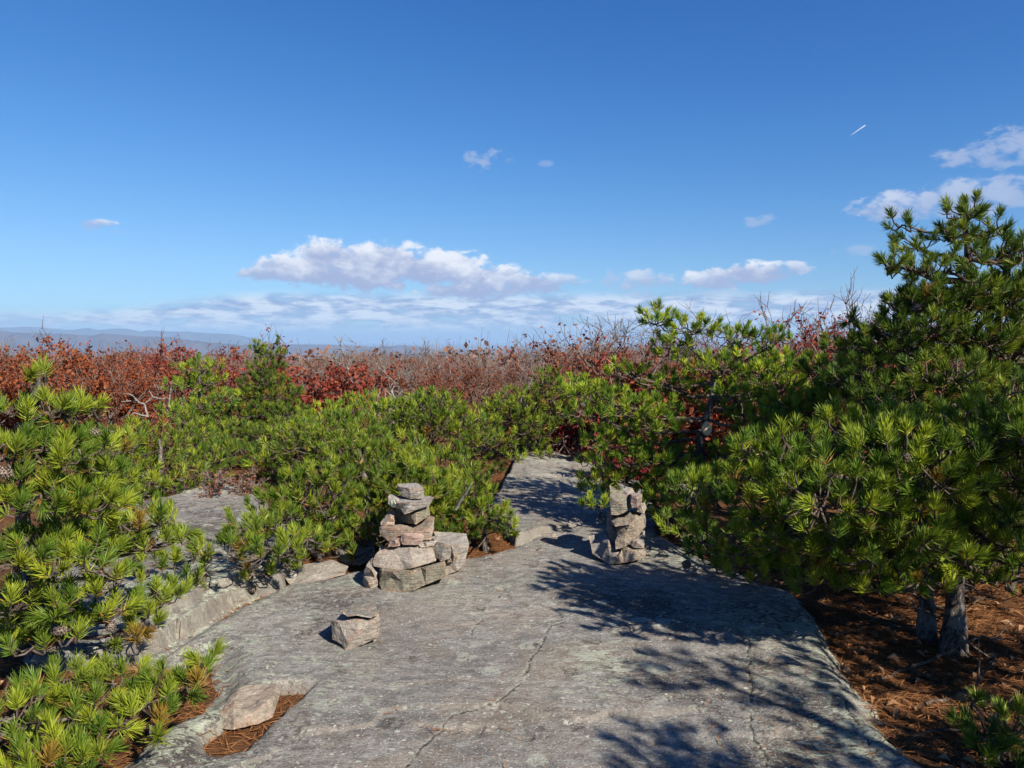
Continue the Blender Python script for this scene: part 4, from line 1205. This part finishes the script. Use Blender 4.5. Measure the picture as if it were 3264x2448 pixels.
pine("flat-lying pine mat of bright shoots over brown litter at the foot of the bedrock", gb(-30, 1590), tr((40, 1570, 2.75), (160, 1550, 2.8)),
     [lob(90, 1600, 2.6, 120, 36, .26), lob(230, 1570, 2.65, 90, 30, .22), lob(30, 1530, 2.75, 90, 34, .22), lob(320, 1510, 2.8, 70, 26, .18), lob(420, 1470, 2.9, 50, 22, .14), lob(250, 1470, 2.95, 90, 20, .2, .8),
      lob(440, 1420, 3.02, 28, 16, .1, .9), lob(360, 1450, 3.0, 50, 16, .14, .8), lob(140, 1460, 2.95, 80, 20, .2, .8), lob(150, 1640, 2.5, 110, 30, .2), lob(340, 1560, 2.65, 40, 20, .14)],
     0, 'sunny', 35, 0.03, 0, 0.06)

# sawn stub on the gnarled pine: a part of that tree
bm = bmesh.new()
bmesh.ops.create_cone(bm, cap_ends=True, segments=12, radius1=0.034, radius2=0.040, depth=0.10)
for v in bm.verts:
    v.co.y *= 1.5
me = bpy.data.meshes.new("cut_stub"); bm.to_mesh(me); bm.free(); me.materials.append(M['cut'])
stub = link("cut_stub", me, blaze_pine)
sp = at2(1526, 926, 6.10)
stub.location = sp - blaze_pine.location
stub.rotation_euler = (EYE - sp + Vector((0.6, 0, 0.2))).to_track_quat('Z', 'Y').to_euler()

# ------------------------------------------------------------------ autumn scrub
def shrub_meshes(name, seed, h, wd, nstem, leaves, lsize, leaf_mat, stem_mat, bare_top=0.2, sides=3, twig_r=0.0032, droop=0.0):
    """Many-stemmed shrub: returns (stems mesh, leaves mesh), base at the origin."""
    rng, rs = random.Random(seed), np.random.default_rng(seed)
    V, F, ends = [], [], []

    def grow(p, d, L, r, depth):
        pts = [p.copy()]
        n = 5 if depth == 0 else 4
        q, dd = p.copy(), d.copy()
        for k in range(n):
            dd = (dd + Vector((rng.gauss(0, .2), rng.gauss(0, .2), rng.gauss(0.06 - droop, .12)))).normalized()
            q = q + dd * (L / n)
            pts.append(q.copy())
        tube(V, F, pts, [r * (1 - 0.55 * k / n) for k in range(n + 1)], sides if depth else sides + 1)
        if depth >= 2:
            ends.append((pts, dd))
        if depth < 3:
            for k in range(rng.randint(3, 5)):
                t = rng.randint(max(1, n // 2 - 1), n)
                an = rng.uniform(0, 6.28)
                tilt = rng.uniform(0.45, 1.0)
                o = dd.orthogonal().normalized()
                o.rotate(Matrix.Rotation(an, 3, dd))
                nd = (dd * math.cos(tilt) + o * math.sin(tilt) + Vector((0, 0, 0.15))).normalized()
                grow(pts[t], nd, L * rng.uniform(0.42, 0.66), max(twig_r, r * 0.5), depth + 1)

    for k in range(nstem):
        an = 6.28 * k / nstem + rng.uniform(-.5, .5)
        out = rng.uniform(0.15, 0.75) * wd / h
        d = Vector((math.cos(an) * out, math.sin(an) * out, 1)).normalized()
        grow(Vector((math.cos(an) * 0.08, math.sin(an) * 0.08, -0.05)), d, h * rng.uniform(0.42, 0.6), 0.011 * h, 0)
    VA = np.array(V)
    sc = h / max(0.1, np.percentile(VA[:, 2], 99.5))
    me_s = mesh_np(name + "_stems", VA * sc, np.array(F), None, True, stem_mat)
    # leaves along the outer twigs
    P, D = [], []
    for k in range(leaves):
        pts, dd = ends[rng.randrange(len(ends))]
        t = rng.randint(1, len(pts) - 1)
        p = pts[t].lerp(pts[t - 1], rng.random()) * sc
        if p.z > h * (1 - bare_top) and rng.random() < 0.92: continue
        for c_ in range(rng.randint(1, 4)):
            P.append(tuple(p + Vector((rng.gauss(0, .028), rng.gauss(0, .028), rng.gauss(0, .028)))))
    P = np.array(P)
    n = len(P)
    D = rs.normal(0, 1, (n, 3)); D[:, 2] -= 0.5
    D /= np.linalg.norm(D, axis=1, keepdims=True)
    S = np.cross(D, rs.normal(0, 1, (n, 3))); S /= np.linalg.norm(S, axis=1, keepdims=True)
    N = np.cross(D, S)
    L = lsize * (0.65 + 0.7 * rs.random(n))[:, None]
    LV = np.stack([P, P + D * L * .5 + S * L * .30 + N * L * .12, P + D * L + N * L * .05 * rs.normal(0, 2, (n, 1)), P + D * L * .5 - S * L * .30 + N * L * .12], 1)
    o = np.arange(n) * 4
    LF = np.concatenate([np.stack([o, o + 1, o + 2], -1), np.stack([o, o + 2, o + 3], -1)])
    me_l = mesh_np(name + "_leaves", LV.reshape(-1, 3), LF, {"tint": np.repeat(np.clip(rs.random(n) * 0.8 + rs.normal(0.1, .1, n), 0, 1), 4)}, False, leaf_mat)
    return me_s, me_l


def place_shrub(name, pair, x, y, z, s, rz, label, group, cat="shrub", sz=None):
    root = empty(name, (x, y, z))
    root.rotation_euler.z = rz
    root.scale = (s, s, sz or s)
    prop(root, label, cat, group)
    link("stems", pair[0], root)
    if pair[1] is not None: link("leaves", pair[1], root)
    return root


KINDS = {}
for kname, lm, nl, bt in [("rust", 'rust', 2000, .15), ("orange", 'orange', 2800, .06), ("crimson", 'crimson', 1900, .15), ("brown", 'brown', 1000, .3), ("bare", 'brown', 170, .6)]:
    KINDS[kname] = [shrub_meshes("scrub_" + kname, 100 + 7 * k + len(kname) * 31, 2.0, 2.1, 7, nl, 0.052, LEAF[lm], M['stem'], bt, 3, 0.0036) for k in range(3 if kname != "bare" else 4)]
LBL = {"rust": "rusty brown scrub oak in the autumn thicket along the ridge", "orange": "bright orange scrub oak in the autumn thicket along the ridge",
       "crimson": "dark red leafy shrub in the autumn thicket along the ridge", "brown": "thin brown-leaved shrub in the autumn thicket along the ridge",
       "bare": "leafless grey twiggy shrub in the autumn thicket along the ridge"}
GRP = {k: k + " shrubs in the autumn thicket" for k in LBL}


def scrub_z(x, y):
    return float(soil_z(np.array([x]), np.array([y]))[0])


rng = random.Random(77)
placed = []
tries = 0
while len(placed) < 215 and tries < 9000:
    tries += 1
    y = 10.8 + 26 * rng.random() ** 1.35
    px = rng.uniform(-120, 2330)
    x = (px - 1106) * K / FPX * y
    if y < 12.5 and 250 < px < 1250: continue
    if any((x - a) ** 2 + (y - b) ** 2 < (0.62 + 0.022 * y) ** 2 for a, b in placed): continue
    placed.append((x, y))
    if px < 330: wts = dict(rust=6, orange=7, crimson=2, brown=2, bare=1)
    elif px < 800: wts = dict(rust=5, orange=1, crimson=4, brown=4, bare=3)
    elif px < 1230: wts = dict(rust=2.5, orange=.4, crimson=.8, brown=7, bare=5)
    else: wts = dict(rust=4, orange=1, crimson=5, brown=5, bare=3)
    kd = rng.choices(list(wts), list(wts.values()))[0]
    z = scrub_z(x, y)
    sky_px = 768 + 9 * math.sin(px * 0.013) + (0 if px > 330 else -9) + (-30 * max(0, min(1, (px - 1180) / 200)))
    top = at2(px, sky_px, y).z
    H = max(0.9, (top - z)) * rng.uniform(0.74, 1.08) * (1.2 if kd == "bare" else 1.0) * (rng.uniform(1.06, 1.2) if rng.random() < 0.14 else 1.0)
    v = rng.randrange(len(KINDS[kd]))
    sxy = max(0.5, min(1.25, H / 2.0)) * rng.uniform(0.9, 1.45)
    place_shrub("scrub_oak" if kd in ("rust", "orange", "brown") else "autumn_shrub", KINDS[kd][v], x, y, z - 0.03, sxy, rng.uniform(0, 6.28), LBL[kd], GRP[kd], "shrub", H / 2.0)


def special(name, label, px, d, top_px, spread, kind, nleaf, seed, bare=.15, cat="shrub", group=None, lsize=.07, nstem=6, mat=None, base_z=None, twig=0.0034):
    x = (px - 1106) * K / FPX * d
    z = scrub_z(x, d) if base_z is None else base_z
    H = at2(px, top_px, d).z - z
    pair = shrub_meshes(name, seed, H, spread, nstem, nleaf, lsize, LEAF[kind], mat or M['stem'], bare, 4, twig)
    return place_shrub(name, pair, x, d, z - 0.02, 1, 0, label, group, cat)


special("scrub_oak", "big bright orange-red scrub oak standing above the thicket beyond the close pine", 165, 11.4, 720, 3.5, 'orange', 4500, 301, .03, nstem=12, lsize=.05)
special("scrub_oak", "second orange scrub oak lower beside the big bright one", 40, 12.0, 755, 2.2, 'rust', 3200, 302, .08, lsize=.06)
special("scrub_oak", "deep red scrub oak right behind the slender pointed pine", 640, 12.5, 772, 1.8, 'crimson', 1800, 303, .08)
special("scrub_oak", "red-leaved scrub oak between the slender pine and the pale bare tree", 735, 12.2, 762, 1.8, 'crimson', 1500, 304, .1)
special("scrub_oak", "russet scrub oak with ragged twigs left of the gnarled pine", 1300, 10.5, 700, 2.6, 'rust', 1900, 305, .12, nstem=15, lsize=.055)
special("scrub_oak", "dark red scrub oak close behind the gnarled pine", 1420, 9.3, 745, 2.2, 'crimson', 2400, 306, .1, nstem=8)
special("scrub_oak", "copper-leaved scrub oak seen through the gnarled pine", 1530, 9.0, 760, 2.2, 'rust', 2400, 307, .1, nstem=8)
special("scrub_oak", "wide scrub oak with bare upper twigs against the clouds", 1765, 9.2, 628, 3.0, 'crimson', 1500, 308, .10, nstem=17, twig=.0042, lsize=.05)
special("scrub_oak", "red scrub oak low between the gnarled pine and the tallest pine", 1740, 8.6, 700, 2.4, 'crimson', 2200, 309, .03, nstem=12, lsize=.055)
special("scrub_oak", "scrub oak with sparse dark leaves beside the crown of the tallest pine", 1915, 8.6, 648, 1.9, 'crimson', 800, 310, .10, nstem=12, lsize=.05)
special("scrub_oak", "rust coloured scrub oak glowing behind the thick-stemmed pine", 1930, 7.4, 760, 2.4, 'rust', 2200, 311, .1, nstem=8)
special("scrub_oak", "scrub oak behind the tallest pine at the edge of the view", 2150, 7.6, 780, 2.2, 'rust', 2000, 312, .1)
special("huckleberry_shrub", "low crimson huckleberry bush at the bend of the path", 1262, 10.4, 892, 1.3, 'huckle', 1500, 313, .0, lsize=.05, nstem=9)
special("huckleberry_shrub", "small crimson huckleberry bush under the branches of the gnarled pine", 1345, 8.4, 905, 1.0, 'huckle', 900, 314, .0, lsize=.05, nstem=8)
special("huckleberry_shrub", "pinkish red shrub in front of the russet scrub oak", 1400, 9.8, 800, 1.6, 'huckle', 1300, 315, .05, lsize=.06, nstem=8)
special("heath_shrub", "low grey-brown heath shrub at the back edge of the upper ledge", 490, 7.1, 1008, .6, 'brown', 220, 316, .1, lsize=.035, nstem=12, base_z=0.12, twig=.0025)
special("bare_tree", "pale leafless tree with spreading limbs in the middle of the thicket", 805, 12.0, 725, 2.0, 'brown', 30, 317, .3, "tree", None, .06, 3, M['pale'], twig=.0055)
special("bare_tree", "thin leafless sapling rising above the thicket over the pine tops", 940, 16.0, 732, 1.6, 'brown', 20, 318, .3, "tree", None, .06, 3, M['stem'], twig=.006)
special("bare_tree", "leafless twiggy tree above the russet scrub oak", 1278, 11.0, 682, 1.3, 'rust', 90, 319, .2, "tree", None, .06, 3, M['stem'], twig=.005)
for q, (px, d, tp) in enumerate([(1160, 20, 738), (1050, 19, 745), (1105, 23, 742)]):
    special("bare_tree", ["grey leafless tree on the skyline above the dark-stemmed pine", "grey leafless tree on the skyline over the broad low pine", "small grey leafless tree on the skyline between two larger ones"][q],
            px, d, tp, 1.8, 'brown', 10, 330 + q, .3, "tree", None, .06, 4, M['stem'], twig=.007)


def dead_wood(name, label, paths, mat, cat):
    V, F = [], []
    o = Vector(paths[0][0][0])
    rg = random.Random(len(label))
    for pts, r in paths:
        full = []
        for a, b in zip(pts, pts[1:]):
            full += curve_pts(rg, a, b, 0.0, 0.04, 4)[:-1]
        full.append(Vector(pts[-1]))
        n = len(full)
        tube(V, F, [p - o for p in full], [r * (1 - .65 * k / (n - 1)) for k in range(n)], 6)
    prop(link(name, mesh_np(name, np.array(V), np.array(F), None, True, mat), None, o), label, cat)


a3 = lambda *p: [at2(x, y, d) for x, y, d in p]
dead_wood("snag", "thin white dead stem leaning beside the round-headed pine", [(a3((365, 900, 10.2), (366, 868, 10.2), (372, 822, 10.2)), .018), (a3((369, 850, 10.2), (380, 835, 10.1)), .012)], M['pale'], "dead tree")
dead_wood("dead_branch", "tangled bleached dead limbs in front of the orange scrub oak",
          [(a3((320, 900, 10.0), (312, 872, 10.0), (285, 866, 10), (262, 868, 9.9)), .014), (a3((312, 872, 10), (330, 858, 10), (322, 842, 10)), .010), (a3((330, 858, 10), (352, 862, 9.9), (362, 858, 9.9)), .012),
           (a3((300, 868, 10), (282, 852, 9.9), (268, 850, 9.9)), .011), (a3((320, 900, 10), (290, 892, 9.8), (282, 898, 9.8)), .014)], M['pale'], "dead branch")
dead_wood("dead_branch", "grey dead bough poking out of the pine behind the big cairn", [(a3((985, 1100, 5.6), (1000, 1075, 5.55), (1018, 1048, 5.5)), .016), (a3((1000, 1075, 5.55), (1012, 1066, 5.5)), .008)], M['pale'], "dead branch")

# ------------------------------------------------------------------ far woods: one uncountable mass down the slope
rs = np.random.default_rng(5)
n = 26000
rad = 34 + 110 * rs.random(n) ** 1.1
ang = (rs.random(n) - 0.5) * 1.75
cl = fbm(ang * 60, rad * 0.25, 3, 17)
X, Y = rad * np.sin(ang), rad * np.cos(ang)
Z = soil_z(X, Y)
hh = 1.9 + 2.2 * cl + 0.5 * rs.random(n)
P = np.stack([X, Y, Z + hh * (0.35 + 0.65 * rs.random(n) ** 0.6)], -1)
D = rs.normal(0, 1, (n, 3)); D /= np.linalg.norm(D, axis=1, keepdims=True)
S = np.cross(D, rs.normal(0, 1, (n, 3))); S /= np.linalg.norm(S, axis=1, keepdims=True)
L = (0.20 + 0.22 * rs.random(n))[:, None]
LV = np.stack([P - D * L * .5, P + S * L * .3, P + D * L * .5, P - S * L * .3], 1)
o = np.arange(n) * 4
m2 = 14000
k2 = rs.integers(0, n, m2)
B = np.stack([X[k2] + rs.normal(0, .4, m2), Y[k2] + rs.normal(0, .4, m2), Z[k2] - 0.1], -1)
T_ = B + np.stack([rs.normal(0, .4, m2), rs.normal(0, .4, m2), np.maximum(.8, hh[k2] * (0.8 + 0.4 * rs.random(m2)))], -1)
TV = np.stack([B - [.02, 0, 0], B + [.02, 0, 0], T_ + [.006, 0, 0], T_ - [.006, 0, 0]], 1)
me = mesh_np("far_woods", np.concatenate([LV.reshape(-1, 3), TV.reshape(-1, 3)]), np.arange(4 * (n + m2)).reshape(-1, 4),
             {"tint": np.concatenate([np.repeat(np.clip(0.5 + 2.2 * fbm(X * .2, Y * .2, 3, 4) + rs.normal(0, .2, n), 0, 1), 4), np.full(4 * m2, .3)])}, False, LEAF['brown'])
me.materials.append(M['stem'])
mi = np.zeros(n + m2, dtype=np.int32); mi[n:] = 1
me.polygons.foreach_set("material_index", mi)
prop(link("far_woods", me), "brown and grey autumn woods running down the far side of the ridge", None, None, "stuff")

# ------------------------------------------------------------------ litter
rs = np.random.default_rng(9)


def scatter(name, label, n, size, wid, mat, curl, areas, lift=0.004):
    P = []
    tot = sum(a[4] for a in areas)
    for x0, x1, y0, y1, wt in areas:
        k = int(n * wt / tot)
        P.append(np.stack([x0 + (x1 - x0) * rs.random(k), y0 + (y1 - y0) * rs.random(k)], -1))
    P = np.concatenate(P)
    zr, zs = rock_z(P[:, 0], P[:, 1]), soil_z(P[:, 0], P[:, 1])
    keep = zs > zr - 0.010 - 0.045 * np.abs(rs.normal(0, .4, len(P))) * (rs.random(len(P)) < 0.22)
    P = P[keep]
    z = np.maximum(zr, zs)[keep]
    k = len(P)
    a = rs.random(k) * 6.283
    D = np.stack([np.cos(a), np.sin(a), rs.normal(0, .12 + curl * .5, k)], -1)
    S = np.stack([-np.sin(a), np.cos(a), rs.normal(0, .1 + curl * .6, k)], -1)
    L = size * (0.6 + 0.8 * rs.random(k))[:, None]
    Wd = wid * (0.7 + 0.6 * rs.random(k))[:, None]
    C = np.stack([P[:, 0], P[:, 1], z + lift + 0.012 * rs.random(k)], -1)
    up = np.array([[0, 0, 1.0]])
    V = np.stack([C - D * L * .5, C + S * Wd * .5 + up * L * curl, C + D * L * .5 + up * L * curl * rs.normal(0.3, .6, (k, 1)), C - S * Wd * .5 + up * L * curl], 1)
    o = np.arange(k) * 4
    F = np.concatenate([np.stack([o, o + 1, o + 2], -1), np.stack([o, o + 2, o + 3], -1)])
    prop(link(name, mesh_np(name, V.reshape(-1, 3), F, {"tint": np.repeat(rs.random(k), 4)}, False, mat)), label, None, None, "stuff")


AR = [(0.6, 4.2, 2.2, 6.5, 5), (-3.2, 0.2, 2.2, 6.0, 2.2), (-1.0, 1.8, 5.5, 11, 2)]
scatter("dry_needles", "fallen orange pine needles covering the soil", 60000, 0.085, 0.0035, M['litter'], 0.03, AR)
scatter("fallen_leaves", "curled tan oak leaves scattered over the needles", 1100, 0.058, 0.034, LEAF['tan'], 0.3, [AR[0], (-3.2, -1.2, 2.2, 6.0, 1), (-1.0, 1.8, 5.5, 11, 1)])

# ------------------------------------------------------------------ contrail
c0, c1 = ray(1838 * K, 292 * K) * 11000, ray(1870 * K, 270 * K) * 11000
V, F = [], []
pts = [EYE + c0.lerp(c1, k / 12) for k in range(13)]
tube(V, F, [p - pts[0] for p in pts], [2 + 9 * (k / 12) ** 0.8 * (1 if k < 12 else .3) for k in range(13)], 10)
cm, t = new_mat("ice_trail")
d_ = t.n("ShaderNodeBsdfDiffuse"); d_.inputs[0].default_value = (.85, .87, .9, 1)
tp_ = t.n("ShaderNodeBsdfTransparent")
mx = t.n("ShaderNodeMixShader"); mx.inputs[0].default_value = 0.74
t.put(mx.inputs[1], d_.outputs[0]); t.put(mx.inputs[2], tp_.outputs[0])
t.put(t.n("ShaderNodeOutputMaterial").inputs[0], mx.outputs[0])
prop(link("contrail", mesh_np("contrail", np.array(V), np.array(F), None, True, cm), None, pts[0]), "short white contrail high in the blue sky", "contrail")

# ------------------------------------------------------------------ haze
HAZE_DENSITY = 4.4e-5
bm = bmesh.new()
bmesh.ops.create_cube(bm, size=1.0)
for v in bm.verts:
    v.co = Vector((v.co.x * 144000, v.co.y * 144000, -445 if v.co.z < 0 else 440))
me = bpy.data.meshes.new("haze"); bm.to_mesh(me); bm.free()
hm, t = new_mat("thin_haze")
pv = t.n("ShaderNodeVolumePrincipled")
pv.inputs["Color"].default_value = (0.43, 0.67, 1.0, 1)
pv.inputs["Density"].default_value = HAZE_DENSITY
pv.inputs["Anisotropy"].default_value = 0.0
t.put(t.n("ShaderNodeOutputMaterial").inputs["Volume"], pv.outputs[0])
me.materials.append(hm)
prop(link("haze", me), "thin blue haze over the valley", None, None, "stuff")

# ------------------------------------------------------------------ dead twigs lying under the pines
def lying(label, pts, r, side=()):
    P = [Vector((p[0], p[1], max(gz(p[0], p[1]) + r * 0.7, gz(p[0], p[1]) + (p[2] if len(p) > 2 else 0)))) for p in pts]
    paths = [(P, r)]
    for a, e in side:
        b = P[a]
        paths.append(([b, b + Vector(e)], r * 0.6))
    dead_wood("dead_branch", label, paths, M['twig'], "dead branch")


gg = lambda px, py: gb(px, py)
lying("crooked dead branch lying on the needles before the thick-stemmed pine", [gg(1880, 1455), gg(1960, 1432), gg(2030, 1415) + (.05,), gg(2120, 1400) + (.12,), gg(2190, 1385) + (.05,)], .011, [(2, (.1, .06, .16)), (3, (-.06, -.2, .05)), (1, (.12, -.16, .0))])
lying("forked dead branch lying among fallen leaves near the dark young pine", [gg(2000, 1500), gg(2065, 1480), gg(2110, 1500) + (.1,), gg(2150, 1465) + (.16,)], .009, [(2, (.02, .03, .2)), (1, (.16, -.05, .03))])
lying("thin dead twig across the needles beside the rock edge", [gg(1790, 1352), gg(1850, 1345), gg(1920, 1352)], .006, [(1, (.08, .06, .02))])
lying("dead twigs fanning over the litter under the close pine", [gg(120, 1400), gg(210, 1380) + (.05,), gg(290, 1372)], .008, [(1, (.1, .1, .1)), (1, (.15, -.1, .06)), (0, (.1, -.12, .08))])

# ------------------------------------------------------------------ yellow lichen growing on the cap slab of the big cairn (a part of that stone)
cap = next(o for o in COL.objects if str(o.get("label", "")).startswith("wide overhanging cap slab"))
bm = bmesh.new()
ring = []
for k in range(15):
    a = 2 * math.pi * k / 15
    rr_ = 1 + 0.16 * mnoise.noise(Vector((math.cos(a) * 2, math.sin(a) * 2, 4)))
    px, py = A_([(468 + 40 * rr_ * math.cos(a) + 8 * math.sin(a), 355 + 54 * rr_ * math.sin(a))])[0]
    d = ray(px, py).normalized()
    hit = cap.ray_cast(EYE - cap.location, d)
    if hit[0]: ring.append((hit[1], d))
if len(ring) > 5:
    cen = sum((r[0] for r in ring), Vector()) / len(ring)
    vo_ = [bm.verts.new(p - d * 0.003) for p, d in ring]
    vi_ = [bm.verts.new(p.lerp(cen, 0.25) - d * 0.009) for p, d in ring]
    c_ = bm.verts.new(cen - ring[0][1] * 0.012)
    vb_ = [bm.verts.new(p + d * 0.010) for p, d in ring]
    n_ = len(ring)
    for k in range(n_):
        l = (k + 1) % n_
        bm.faces.new((vo_[k], vo_[l], vi_[l], vi_[k]))
        bm.faces.new((vi_[k], vi_[l], c_))
        bm.faces.new((vb_[k], vb_[l], vo_[l], vo_[k]))
    bm.faces.new(vb_)
    bmesh.ops.recalc_face_normals(bm, faces=bm.faces)
    me = bpy.data.meshes.new("lichen_patch"); bm.to_mesh(me); me.materials.append(M['lichen'])
    link("lichen_patch", me, cap)
bm.free()
